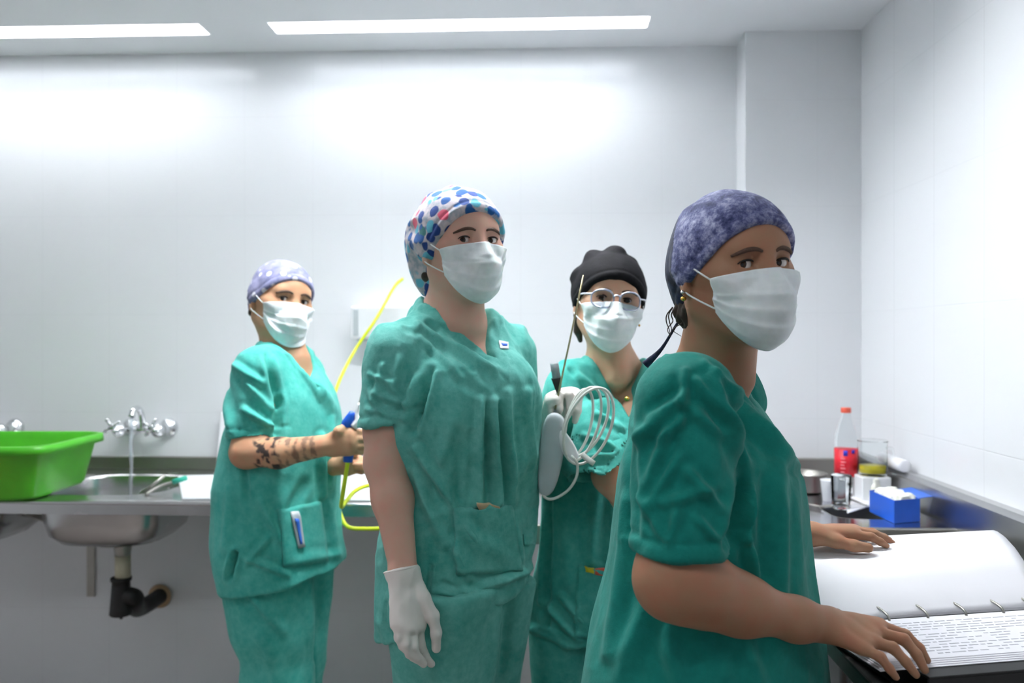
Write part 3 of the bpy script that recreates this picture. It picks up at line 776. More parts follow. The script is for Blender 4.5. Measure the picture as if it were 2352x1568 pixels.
    Vt, Ft = shoes_and_legs(root, [([(r[0],) + tuple(turn((r[1], r[2]))) + r[3:] for r in q], g) for q, g in legs], m, None); mesh_obj('scrub_trousers', folds(Vt, Ft, [], 0.006, 21), Ft, m, root)
    shoe(root, 0.25, 1.165, 70, M['white_plastic']); shoe(root, 0.31, 1.37, 70, M['white_plastic'])

# ---------------- the tall woman with the floral cap
def tall_woman():
    m = cloth('light_teal_cotton', (64, 156, 144), (124, 200, 190)); sk = skin('rosy_skin', (208, 168, 148))
    root = person('person', -0.11, 1.75, 'tall woman in teal scrubs and floral bouffant cap standing with one gloved hand down')
    hd = Head(1100, 550, 1.72, 30, 1, -2, 1.03)
    ANG = 32.4; T = Field()
    rows = rows_px([(745, 985, 1130), (775, 935, 1165), (805, 905, 1192), (850, 892, 1214, 1.73, 0.80), (900, 885, 1234, 1.71, 0.84), (950, 884, 1243, 1.71, 0.84), (1000, 884, 1246, 1.72, 0.80), (1100, 882, 1243), (1200, 877, 1238), (1260, 873, 1236),
                    (1340, 869, 1233), (1400, 868, 1231), (1500, 868, 1228)], ANG, 1.75, 0.74)
    nb = P(1035, 705, 1.76); sr, sl_ = P(915, 797, 1.665), P(1165, 792, 1.83)
    def torso(G, inf):
        G.loft(rows, math.radians(ANG), k=0.03, inf=inf)
        G.cap(sr, nb + [-0.035, 0, -0.035], 0.052, 0.046, k=0.04, inf=inf); G.cap(sl_, nb + [0.035, 0, -0.035], 0.050, 0.052, k=0.05, inf=inf)
        G.cap(nb + [-0.03, 0.02, -0.03], nb + [-0.02, 0.03, -0.10], 0.055, 0.07, k=0.05, inf=inf)
    torso(T, 0)
    T.ell(P(1085, 895, 1.645), (0.070, 0.045, 0.062), k=0.06); T.ell(P(1165, 890, 1.69), (0.055, 0.045, 0.058), k=0.06)
    a, b = P(890, 1455, 1.72), P(1232, 1338, 1.72); T.plane(_nrm([(b - a)[2], 0, -(b - a)[0]]), a)
    T.sub(sleeve(P(915, 812, 1.66), P(888, 972, 1.635), 0.066, 0.0585, _nrm([0.18, 0, -1])), k=0.014)
    T.sub(sleeve(P(1170, 812, 1.84), P(1186, 990, 1.85), 0.060, 0.053), k=0.02)
    nk = neck_cut(T, ANG + 8, nb + [0.01, 0, 0.0], P(1138, 828, 1.62)[2], 0.076, nb[2] + 0.02, 0.063)
    V, Fc = surf(T, 0.0045); V = relax(V, Fc, 1)
    L = [(1108, 915, 1100, 1155, 1.6, 0.006, 0.008), (1138, 920, 1146, 1150, 1.6, 0.006, 0.008), (1168, 900, 1182, 1160, 1.6, 0.006, 0.008), (1123, 930, 1122, 1150, 1.6, -0.004, 0.007), (1153, 930, 1163, 1150, 1.6, -0.005, 0.007),
         (1195, 960, 1208, 1200, 1.62, 0.004, 0.009), (992, 850, 948, 990, 1.62, -0.010, 0.008), (1000, 860, 960, 980, 1.62, 0.005, 0.006), (955, 1030, 1050, 1170, 1.64, 0.007, 0.008), (950, 1080, 1020, 1250, 1.64, 0.005, 0.010),
         (955, 740, 1135, 850, 1.64, 0.006, 0.008), (985, 740, 1085, 850, 1.64, -0.004, 0.006), (970, 770, 1060, 870, 1.64, 0.004, 0.006), (1060, 1190, 1110, 1280, 1.58, 0.006, 0.008), (1040, 1240, 1080, 1330, 1.6, 0.004, 0.007),
         (990, 1355, 1120, 1370, 1.6, 0.004, 0.007), (1110, 1350, 1230, 1300, 1.6, 0.006, 0.008), (920, 820, 900, 900, 1.6, 0.004, 0.007), (850, 900, 930, 930, 1.6, 0.004, 0.006), (845, 940, 940, 965, 1.6, 0.003, 0.005), (880, 840, 860, 920, 1.6, 0.004, 0.006),
         (955, 860, 930, 960, 1.6, 0.005, 0.006), (1185, 1180, 1200, 1330, 1.62, 0.004, 0.008), (1040, 960, 1010, 1060, 1.6, 0.003, 0.010), (1060, 1000, 1050, 1150, 1.6, -0.005, 0.014), (1215, 900, 1225, 1150, 1.62, 0.005, 0.008), (850, 860, 905, 880, 1.6, 0.004, 0.005), (890, 880, 935, 930, 1.6, 0.004, 0.006), (850, 910, 880, 950, 1.6, 0.004, 0.005), (1060, 1210, 1180, 1290, 1.58, 0.004, 0.010), (905, 1280, 900, 1440, 1.7, 0.004, 0.008), (1020, 1340, 1100, 1390, 1.6, -0.004, 0.006), (990, 1300, 980, 1390, 1.6, -0.006, 0.004)]
    V = folds(V, Fc, L, 0.0085, 31, (1, 1, 0.5), 11.0, 0.0040)
    V = seams(V, Fc, [(nk, 0.022), (hem_fn(P(888, 972, 1.635), [0.18, 0, -1], 0.10), 0.022)])
    top = mesh_obj('scrub_top', V, Fc, m, root); VF = (V, Fc)
    pk = patch_obj('pocket', VF, [(1043, 1166), (1176, 1160), (1200, 1312), (1046, 1318)], m, top, 0.005, 0.004, sag=0.006)
    patch_obj('button_tab', VF, [(1200, 1226), (1222, 1222), (1224, 1248), (1202, 1252)], m, top, 0.004, 0.003, nu=6, nv=6)
    tg = patch_obj('name_tape', VF, [(1144, 783), (1166, 787), (1168, 803), (1148, 802)], M['paper'], top, 0.003, 0.001, nu=5, nv=5); tg['label'] = 'small white stitched patch beside the neckline'
    patch_obj('name_mark', VF, [(1150, 790), (1163, 792), (1163, 797), (1151, 796)], M['blue_plastic'], tg, 0.0042, 0.001, nu=4, nv=2)
    it = patch_obj('wooden_stick', VF, [(1098, 1154), (1146, 1160), (1146, 1169), (1100, 1168)], M['wood'], top, 0.007, 0.004, nu=6, nv=3); it['label'] = 'pale wooden sticks poking out of the pocket'
    G = Field(); hd.build(G)
    G.cap(hd(0, -0.025, -0.055), nb + [0.0, 0, -0.01], 0.053, 0.058, k=0.03); G.cap(hd(0, 0.0, -0.075), nb + [0.03, -0.045, -0.035], 0.040, 0.045, k=0.03)
    torso(G, -0.021); G.plane((0, 0, -1), (0, 0, 1.325))
    el = P(886, 1062, 1.625); wr = P(927, 1312, 1.56)
    G.cap(P(912, 820, 1.655), P(888, 985, 1.635), 0.045, 0.044, k=0.015); G.cap(P(888, 985, 1.635), el, 0.044, 0.041, k=0.02); G.cap(el, P(902, 1145, 1.605), 0.041, 0.039, k=0.02); G.cap(P(902, 1145, 1.605), wr, 0.039, 0.0265, k=0.02)
    kn = [P(961, 1436, 1.545), P(946, 1442, 1.525), P(930, 1441, 1.515), P(911, 1432, 1.515)]
    ch = [[P(966, 1480, 1.54), P(976, 1506, 1.55), P(991, 1524, 1.56)], [P(949, 1484, 1.515), P(958, 1508, 1.525), P(973, 1524, 1.535)], [P(932, 1478, 1.505), P(941, 1501, 1.512), P(956, 1515, 1.525)], [P(916, 1464, 1.505), P(925, 1484, 1.512), P(939, 1498, 1.525)]]
    th = [P(972, 1372, 1.55), P(994, 1414, 1.545), P(1002, 1454, 1.545), P(1003, 1488, 1.55)]
    lat = _nrm(kn[0] - kn[3])
    hand(G, wr, kn, ch, th, lat)
    sl2 = P(1170, 812, 1.84); e2 = P(1176, 1075, 1.91); w2 = P(1162, 1290, 1.96)
    G.cap(sl2, e2, 0.044, 0.037, k=0.02); G.cap(e2, w2, 0.037, 0.024, k=0.02)
    kn2 = [w2 + [-0.03 + 0.02*i, -0.02, -0.085] for i in range(4)]
    hand(G, w2, kn2, [[k + [0, -0.012, -0.035], k + [0, 0.0, -0.06]] for k in kn2], [w2 + [-0.035, -0.02, -0.05], w2 + [-0.04, -0.025, -0.085]], [-1, 0, 0])
    finish_body(root, G, 0.0033, sk)
    g = Field(); hand(g, wr, kn, ch, th, lat, inf=0.0016, pr=0.0135); g.cap(P(921, 1306, 1.562), wr, 0.031, 0.0285, k=0.012, inf=0.0016)
    g.plane(_nrm(P(914, 1230, 1.58) - wr), P(921, 1305, 1.562))
    V, Fg = surf(g, 0.0027); V = V + normals(V, Fg) * (0.0016 * (ridged(V * [60, 60, 30], 5) - 0.5))[:, None]
    gl = mesh_obj('glove', V, Fg, M['glove'], root); gl['label'] = 'off-white latex glove'
    d = _nrm(wr - P(918, 1260, 1.57)); c = P(921, 1307, 1.562); u = np.cross(d, [0, 1, 0]); u /= np.linalg.norm(u); v = np.cross(d, u)
    MB().tube([c + 0.0325 * (u * math.cos(t) + v * math.sin(t)) for t in np.linspace(0, 2 * math.pi, 24, endpoint=False)], 0.0022, 8, close=True).build('cuff_roll', M['glove'], gl, True)
    hd.face_parts(root, G, CAMP); hd.mask(root, G, 0.7)
    hd.scrub_cap(root, [M['cap_floral']], back=[((0, -0.088, 0.004), (0.082, 0.068, 0.086)), ((0, -0.078, -0.060), (0.066, 0.055, 0.056)), ((0, -0.03, 0.030), (0.083, 0.098, 0.084))], nape=-0.140, brow=0.058, crumple=0.010, seed=9)
    Hh = Field(); hd.cap(Hh, (0.050, -0.060, -0.06), (-0.050, -0.060, -0.06), 0.016, 0.016, k=0.01)
    Vh, Fh = surf(Hh, 0.0035); mesh_obj('hair', Vh, Fh, M['hair'], root)
    near = leg_rows([(1330, 880, 1160), (1420, 888, 1150), (1500, 900, 1142), (1568, 908, 1136)], 1.70, ANG, 0.95, (-0.19, 1.68))
    far = leg_rows([(1330, 1060, 1232), (1420, 1050, 1216), (1500, 1045, 1204), (1568, 1042, 1196)], 1.84, ANG, 0.95, (-0.06, 1.88))
    Vt, Ft = shoes_and_legs(root, [(near, ANG), (far, ANG)], m, None)
    Vt = folds(Vt, Ft, [(1148, 1400, 1132, 1568, 1.62, 0.006, 0.008), (1060, 1400, 1040, 1568, 1.6, 0.003, 0.02), (960, 1440, 1000, 1568, 1.6, 0.004, 0.02)], 0.006, 33)
    mesh_obj('scrub_trousers', Vt, Ft, m, root)
    shoe(root, -0.19, 1.665, 30, M['white_plastic']); shoe(root, -0.06, 1.865, 30, M['white_plastic'])

# ---------------- the woman at the sink, with the blue air gun
def sink_woman():
    m = cloth('mid_teal_cotton', (52, 162, 150), (104, 200, 188)); sk = skin('olive_skin', (198, 156, 122), ink=True)
    root = person('person', -0.65, 2.22, 'woman in teal scrubs and dotted lavender cap with a tattooed forearm, beside the sink')
    hd = Head(676, 690, 2.25, 42, -3, 8, 1.0)
    ANG = 62.4; T = Field()
    rows = rows_px([(815, 585, 715), (840, 560, 738), (870, 542, 758), (900, 532, 774), (950, 522, 785), (1000, 512, 790, 2.22, 0.82), (1050, 503, 789, 2.22, 0.82), (1100, 496, 785), (1150, 491, 783), (1200, 489, 786),
                    (1250, 489, 792), (1300, 495, 799), (1350, 506, 803), (1400, 510, 805)], ANG, 2.22, 0.78)
    nb = P(650, 795, 2.24); sr, sl_ = P(590, 848, 2.11), P(690, 845, 2.33)
    def torso(G, inf):
        G.loft(rows, math.radians(ANG), k=0.03, inf=inf)
        G.cap(sr, nb + [-0.01, -0.03, -0.03], 0.057, 0.046, k=0.05, inf=inf); G.cap(sl_, nb + [0.01, 0.03, -0.03], 0.054, 0.046, k=0.05, inf=inf)
        G.cap(nb + [-0.03, 0, -0.03], nb + [-0.06, 0.0, -0.10], 0.05, 0.07, k=0.05, inf=inf)
    torso(T, 0)
    a, b = P(520, 1345, 2.2), P(802, 1300, 2.2); T.plane(_nrm([(b - a)[2], 0, -(b - a)[0]]), a)
    T.sub(sleeve(P(588, 862, 2.11), P(580, 1000, 2.08), 0.068, 0.066, _nrm([0.02, 0, -1])), k=0.016)
    T.sub(sleeve(P(695, 862, 2.34), P(715, 985, 2.36), 0.060, 0.054), k=0.02)
    nk = neck_cut(T, ANG - 2, nb + [0.01, 0, 0.0], P(748, 900, 2.1)[2], 0.066, nb[2] + 0.02, 0.055)
    V, Fc = surf(T, 0.005); V = relax(V, Fc, 1)
    L = [(612, 815, 640, 930, 2.06, -0.009, 0.008), (640, 920, 634, 1000, 2.06, -0.010, 0.008), (540, 840, 600, 880, 2.03, 0.006, 0.008), (560, 870, 620, 940, 2.03, 0.005, 0.008), (560, 940, 630, 985, 2.02, 0.008, 0.008), (520, 900, 530, 990, 2.03, 0.006, 0.008),
         (700, 850, 780, 950, 2.1, 0.005, 0.012), (740, 1000, 745, 1140, 2.05, 0.007, 0.008), (765, 960, 762, 1120, 2.05, 0.005, 0.006), (560, 1060, 570, 1150, 2.08, -0.006, 0.008), (600, 1150, 640, 1240, 2.08, 0.005, 0.010),
         (560, 1280, 660, 1320, 2.08, 0.006, 0.008), (680, 1290, 790, 1270, 2.08, 0.004, 0.010), (540, 1270, 528, 1330, 2.1, -0.016, 0.006), (530, 1120, 520, 1260, 2.1, 0.004, 0.012), (700, 1110, 660, 1180, 2.06, -0.005, 0.012),
         (620, 1230, 560, 1300, 2.08, 0.005, 0.008), (760, 1160, 780, 1280, 2.08, 0.005, 0.010)]
    V = folds(V, Fc, L, 0.0072, 51, (1, 1, 0.5), 8.5, 0.0016)
    V = seams(V, Fc, [(nk, 0.020), (hem_fn(P(580, 1000, 2.08), [0.02, 0, -1], 0.10), 0.022)])
    top = mesh_obj('scrub_top', V, Fc, m, root); VF = (V, Fc)
    patch_obj('pocket', VF, [(640, 1170), (735, 1150), (752, 1285), (650, 1302)], m, top, 0.005, 0.004)
    pn = patch_obj('pen', VF, [(664, 1176), (684, 1174), (696, 1254), (682, 1258)], M['pale_grey_plastic'], top, 0.010, 0.006, nu=4, nv=8); pn['label'] = 'pale blue and white pen in the pocket'
    patch_obj('pen_clip', VF, [(672, 1190), (680, 1189), (688, 1248), (684, 1249)], M['blue_flap'], pn, 0.013, 0.003, nu=3, nv=8)
    G = Field(); hd.build(G)
    G.cap(hd(0, -0.025, -0.055), nb + [0.0, 0, -0.01], 0.050, 0.052, k=0.03); G.cap(hd(0, 0.0, -0.075), nb + [0.045, -0.025, -0.035], 0.036, 0.038, k=0.03)
    torso(G, -0.021); G.plane((0, 0, -1), (0, 0, 1.235))
    el = P(566, 1038, 2.05); wr = P(762, 1020, 2.005)
    G.cap(P(586, 880, 2.10), P(580, 995, 2.07), 0.046, 0.044, k=0.012); G.cap(P(580, 995, 2.07), el, 0.044, 0.039, k=0.02); G.cap(el, P(640, 1040, 2.02), 0.039, 0.036, k=0.02); G.cap(P(640, 1040, 2.02), wr, 0.036, 0.025, k=0.02)
    kn = [P(806, 992, 1.99), P(809, 1008, 1.985), P(808, 1024, 1.985), P(804, 1038, 1.99)]
    ch = [[k + [0.026, 0.018, -0.002], k + [0.022, 0.045, -0.004], k + [0.002, 0.052, -0.004]] for k in kn]
    hand(G, wr + [0.005, 0, 0], kn, ch, [P(778, 990, 1.985), P(796, 978, 1.995), P(812, 976, 2.01)], _nrm(kn[0] - kn[3]), (0.0088, 0.009, 0.0086, 0.008), pr=0.0125)
    e2, w2 = P(690, 1075, 2.34), P(795, 1066, 2.16)
    G.cap(P(695, 880, 2.34), e2, 0.042, 0.036, k=0.02); G.cap(e2, w2, 0.036, 0.026, k=0.02)
    kn2 = [P(818, 1052, 2.10), P(826, 1060, 2.09), P(828, 1068, 2.09), P(826, 1076, 2.10)]
    hand(G, w2, kn2, [[k + [0.016, -0.012, -0.004], k + [0.012, -0.03, -0.004], k + [-0.006, -0.036, -0.002]] for k in kn2], [P(805, 1045, 2.10), P(815, 1040, 2.07)], _nrm(kn2[0] - kn2[3]), pr=0.0125)
    def ink(V):
        q0, q1 = P(588, 1040, 2.03), P(740, 1030, 2.0); ax = q1 - q0; t = (V - q0) @ ax / (ax @ ax); r = np.linalg.norm(V - q0 - np.clip(t, 0, 1)[:, None] * ax, axis=1)
        on = (t > 0) & (t < 1) & (r < 0.05)
        n = vnoise(V * 70, 3) * 0.6 + vnoise(V * 150, 4) * 0.4; band = np.abs(np.sin(t * 26))
        a = np.where(t < 0.42, np.clip((n - 0.47) * 9, 0, 1) * 0.95, np.clip((band * 0.3 + n * 0.8 - 0.56) * 7, 0, 1) * 0.6)
        edge = np.clip(np.minimum(t, 1 - t) * 25, 0, 1)
        return np.where(on, a * edge, 0)
    finish_body(root, G, 0.0036, sk, ink)
    hd.face_parts(root, G, CAMP); hd.mask(root, G, 0.1)
    hd.scrub_cap(root, [M['cap_dotted']], back=[((0, -0.072, -0.005), (0.060, 0.040, 0.066))], nape=-0.090, brow=0.056, inf=0.006, crumple=0.003, seed=6)
    Hh = Field()
    hd.cap(Hh, (0.052, -0.055, -0.045), (-0.052, -0.055, -0.045), 0.012, 0.012, k=0.01)
    hd.cap(Hh, (0.070, 0.012, 0.004), (0.068, 0.004, -0.012), 0.005, 0.003, k=0.01); hd.cap(Hh, (0.052, -0.055, -0.045), (0.070, 0.004, 0.0), 0.006, 0.005, k=0.01)
    Vh, Fh = surf(Hh, 0.0035); mesh_obj('hair', Vh, Fh, M['hair'], root)
    near = leg_rows([(1290, 508, 722), (1340, 512, 720), (1450, 530, 722), (1568, 548, 724)], 2.18, ANG, 1.0, (-0.63, 2.15))
    far = leg_rows([(1290, 640, 768), (1340, 640, 764), (1450, 640, 752), (1568, 640, 742)], 2.32, ANG, 1.0, (-0.60, 2.33))
    Vt, Ft = shoes_and_legs(root, [(near, ANG), (far, ANG)], m, None)
    Vt = folds(Vt, Ft, [(560, 1345, 650, 1450, 2.05, 0.006, 0.012), (716, 1345, 722, 1568, 2.1, 0.004, 0.010), (600, 1450, 640, 1568, 2.05, 0.005, 0.02)], 0.007, 53)
    mesh_obj('scrub_trousers', Vt, Ft, m, root)
    shoe(root, -0.63, 2.13, 60, M['white_plastic']); shoe(root, -0.60, 2.31, 60, M['white_plastic'])

# ---------------- the woman with glasses, black cap and the coiled cable
def glasses_woman():
    m = cloth('green_teal_cotton', (46, 152, 141), (98, 192, 180)); sk = skin('light_tan_skin', (208, 168, 138))
    root = person('person', 0.22, 1.97, 'woman in teal scrubs, black cap and glasses holding the coiled white cable')
    hd = Head(1413, 687, 1.95, 5, 0, 6, 0.98)
    ANG = 7.4; T = Field()
    rows = rows_px([(850, 1318, 1462), (875, 1290, 1490), (900, 1275, 1500), (950, 1266, 1504), (1050, 1256, 1510), (1200, 1244, 1512), (1300, 1232, 1514), (1400, 1215, 1518), (1470, 1203, 1522), (1540, 1198, 1524)], ANG, 1.98, 0.62)
    nb = P(1405, 815, 1.98); sr, sl_ = P(1308, 880, 1.95), P(1492, 885, 1.97)
    def torso(G, inf):
        G.loft(rows, math.radians(ANG), k=0.03, inf=inf)
        G.cap(sr, nb + [-0.035, 0, -0.03], 0.052, 0.044, k=0.05, inf=inf); G.cap(sl_, nb + [0.035, 0, -0.03], 0.050, 0.044, k=0.05, inf=inf)
    torso(T, 0)
    a, b = P(1200, 1478, 1.87), P(1400, 1498, 1.87); T.plane(_nrm([(b - a)[2], 0, -(b - a)[0]]), a)
    T.sub(sleeve(P(1300, 900, 1.94), P(1256, 1040, 1.94), 0.060, 0.058), k=0.02)
    T.sub(sleeve(P(1490, 900, 1.94), P(1386, 1078, 1.80), 0.066, 0.066, _nrm(P(1430, 1160, 1.80) - P(1386, 1078, 1.80) + np.array([0, 0, -0.02]))), k=0.02)
    T.sub(sleeve(P(1365, 960, 1.86), P(1338, 1092, 1.80), 0.045, 0.052), k=0.03)
    nk = neck_cut(T, ANG, nb + [0.01, 0, 0.0], P(1442, 962, 1.84)[2], 0.072, nb[2] + 0.01, 0.058)
    V, Fc = surf(T, 0.0048); V = relax(V, Fc, 1)
    L = [(1325, 865, 1400, 930, 1.85, 0.006, 0.008), (1310, 850, 1425, 990, 1.85, -0.005, 0.006), (1370, 950, 1430, 985, 1.8, 0.006, 0.007), (1340, 1000, 1420, 1030, 1.78, 0.006, 0.007), (1330, 1060, 1420, 1040, 1.78, 0.005, 0.007),
         (1370, 1130, 1360, 1290, 1.85, 0.005, 0.008), (1395, 1130, 1385, 1290, 1.85, -0.005, 0.007), (1262, 1150, 1256, 1440, 1.85, -0.008, 0.007), (1250, 1380, 1330, 1470, 1.85, 0.008, 0.009), (1290, 1370, 1340, 1430, 1.85, 0.006, 0.008), (1215, 1440, 1330, 1490, 1.85, 0.005, 0.008),
         (1290, 1180, 1310, 1340, 1.85, 0.004, 0.014)]
    V = folds(V, Fc, L, 0.0072, 71, (1, 1, 0.5), 8.5, 0.0016)
    V = seams(V, Fc, [(nk, 0.020)])
    top = mesh_obj('scrub_top', V, Fc, m, root); VF = (V, Fc)
    patch_obj('pocket', VF, [(1328, 1296), (1440, 1318), (1440, 1480), (1318, 1462)], m, top, 0.005, 0.005, sag=0.006)
    it = patch_obj('yellow_marker', VF, [(1346, 1298), (1364, 1300), (1364, 1316), (1348, 1312)], M['yellow'], top, 0.010, 0.006, nu=3, nv=3); it['label'] = 'yellow marker poking out of the pocket'
    patch_obj('orange_marker', VF, [(1366, 1302), (1394, 1304), (1392, 1320), (1366, 1318)], M['red_cap'], top, 0.010, 0.006, nu=3, nv=3)
    G = Field(); hd.build(G)
    G.cap(hd(0, -0.025, -0.055), nb + [0.0, 0, -0.01], 0.050, 0.053, k=0.03); G.cap(hd(0, 0.0, -0.075), nb + [0.01, -0.055, -0.05], 0.036, 0.034, k=0.03)
    for q in (-1, 1): G.cap(hd(q*0.04, -0.02, -0.06), nb + [q*0.012 + 0.01, -0.075, -0.06], 0.008, 0.006, k=0.015)
    torso(G, -0.021); G.plane((0, 0, -1), (0, 0, 1.19))
    el, wr = P(1246, 1068, 1.96), P(1268, 962, 1.82)
    G.cap(P(1300, 905, 1.94), el, 0.042, 0.036, k=0.015); G.cap(el, wr, 0.036, 0.025, k=0.02)
    kn = [P(1322, 905, 1.785), P(1303, 903, 1.782), P(1283, 908, 1.782), P(1262, 915, 1.785)]
    ch = [[k + [0.002, -0.022, 0.0], k + [0.002, -0.030, -0.026], k + [0.0, -0.014, -0.040]] for k in kn]
    ch[0] = [kn[0] + [0.006, -0.022, -0.004], kn[0] + [0.004, -0.028, -0.034], kn[0] + [-0.002, -0.016, -0.058]]; ch[1] = [kn[1] + [0.004, -0.026, -0.002], kn[1] + [0.006, -0.030, -0.030], kn[1] + [0.0, -0.014, -0.050]]
    th = [P(1258, 940, 1.78), P(1264, 922, 1.755), P(1276, 918, 1.745)]; lat = _nrm(kn[0] - kn[3])
    hand(G, wr, kn, ch, th, lat)
    e2 = P(1452, 1150, 1.78); w2 = P(1540, 1040, 1.66)
    G.cap(P(1480, 920, 1.94), P(1405, 1090, 1.80), 0.046, 0.042, k=0.015); G.cap(P(1405, 1090, 1.80), e2, 0.042, 0.038, k=0.02); G.cap(e2, w2, 0.038, 0.025, k=0.02)
    kn2 = [w2 + [0.0, -0.075, 0.03 - 0.018*i] for i in range(4)]
    hand(G, w2, kn2, [[k + [-0.02, -0.025, 0], k + [-0.04, -0.015, 0]] for k in kn2], [w2 + [-0.02, -0.03, 0.03], w2 + [-0.035, -0.06, 0.035]], [0, 0, 1])
    finish_body(root, G, 0.0034, sk)
    g = Field(); hand(g, wr, kn, ch, th, lat, inf=0.0016, pr=0.0125); g.cap(P(1258, 985, 1.84), wr, 0.030, 0.0275, k=0.012, inf=0.0016)
    g.plane(_nrm(P(1250, 1010, 1.86) - wr), P(1258, 988, 1.84))
    V, Fg = surf(g, 0.003); gl = mesh_obj('glove', V, Fg, M['glove'], root); gl['label'] = 'off-white latex glove'
    hd.face_parts(root, G, CAMP); hd.mask(root, G, 0.5)
    hd.scrub_cap(root, [M['cap_black']], back=[((0, -0.060, 0.0), (0.072, 0.050, 0.070)), ((0, -0.012, 0.034), (0.081, 0.092, 0.080))], nape=-0.085, brow=0.044, crumple=0.006, seed=14, inf=0.011,
                 lumps=[((0.048, -0.01, 0.100), (0.022, 0.03, 0.022)), ((-0.006, 0.0, 0.122), (0.024, 0.03, 0.016)), ((0.080, -0.02, 0.055), (0.016, 0.03, 0.022)), ((-0.040, -0.01, 0.100), (0.022, 0.03, 0.014))])
    Hh = Field()
    for q in (1, -1): hd.cap(Hh, (q*0.074, -0.010, -0.01), (q*0.064, -0.022, -0.082), 0.012, 0.010, k=0.01)
    hd.cap(Hh, (0.062, -0.03, -0.08), (0.054, -0.03, -0.105), 0.010, 0.006, k=0.01)
    hd.cap(Hh, (-0.050, 0.062, 0.062), (-0.060, 0.045, 0.045), 0.005, 0.004, k=0.01)
    Vh, Fh = surf(Hh, 0.0035); mesh_obj('hair', Vh, Fh, M['hair'], root)
    # glasses
    fr = glassy('clear_frame', (190, 198, 220), 0.12, 1.45, 0.55); gm = MB()
    for q in (1, -1):
        ring = [hd(q*(0.033 + 0.026*math.copysign(abs(math.cos(t))**0.8, math.cos(t))), 0.104 - 0.006*abs(math.cos(t)) - 0.012*max(0, math.cos(t)), -0.003 + 0.021*math.copysign(abs(math.sin(t))**0.85, math.sin(t))) for t in np.linspace(0, 2*math.pi, 28, endpoint=False)]
        gm.tube(ring, 0.0023, 8, close=True)
        gm.tube([hd(q*0.059, 0.086, 0.006), hd(q*0.076, 0.066, 0.006), hd(q*0.081, 0.02, 0.004), hd(q*0.082, -0.02, 0.0)], 0.0022, 8, smooth=5)
    gm.tube([hd(0.0085, 0.100, 0.004), hd(0, 0.102, 0.008), hd(-0.0085, 0.100, 0.004)], 0.0022, 8, smooth=4)
    go = gm.build('glasses', fr, root, True)
    for q in (1, -1):
        V = [hd(q*(0.033 + 0.025*c*rr), 0.104 - 0.006*abs(c)*rr - 0.012*max(0, c)*rr, -0.003 + 0.020*s_*rr) for rr in (0.0001, 1) for c, s_ in [(math.cos(t), math.sin(t)) for t in np.linspace(0, 2*math.pi, 24, endpoint=False)]]
        o = mesh_obj('lens', V, [(i, (i+1) % 24, 24 + (i+1) % 24, 24 + i) for i in range(24)], glassy('lens_glass_' + ('r' if q > 0 else 'l'), (225, 230, 235), 0.02, 1.05), go)
        so = o.modifiers.new('t', 'SOLIDIFY'); so.thickness = 0.0012
    MB().lathe([(0.0001, -0.004), (0.004, 0), (0.0001, 0.004)], hd(-0.086, -0.008, -0.052), 10).build('earring', M['gold'], root, True)
    pd = P(1440, 915, 1.83)
    MB().lathe([(0.0001, -0.008), (0.006, -0.003), (0.006, 0.003), (0.0001, 0.008)], pd, 10, (0, 1, 0)).build('pendant', M['gold'], root, True)
    l1 = leg_rows([(1440, 1214, 1365), (1500, 1217, 1362), (1568, 1222, 1360)], 1.98, ANG, 1.1, (0.12, 1.97)); l2 = leg_rows([(1440, 1365, 1515), (1500, 1368, 1512), (1568, 1370, 1508)], 1.99, ANG, 1.1, (0.28, 1.98))
    Vt, Ft = shoes_and_legs(root, [(l1, ANG), (l2, ANG)], m, None)
    mesh_obj('scrub_trousers', folds(Vt, Ft, [], 0.006, 73), Ft, m, root)
    shoe(root, 0.12, 1.94, 0, M['white_plastic']); shoe(root, 0.28, 1.95, 8, M['white_plastic'])
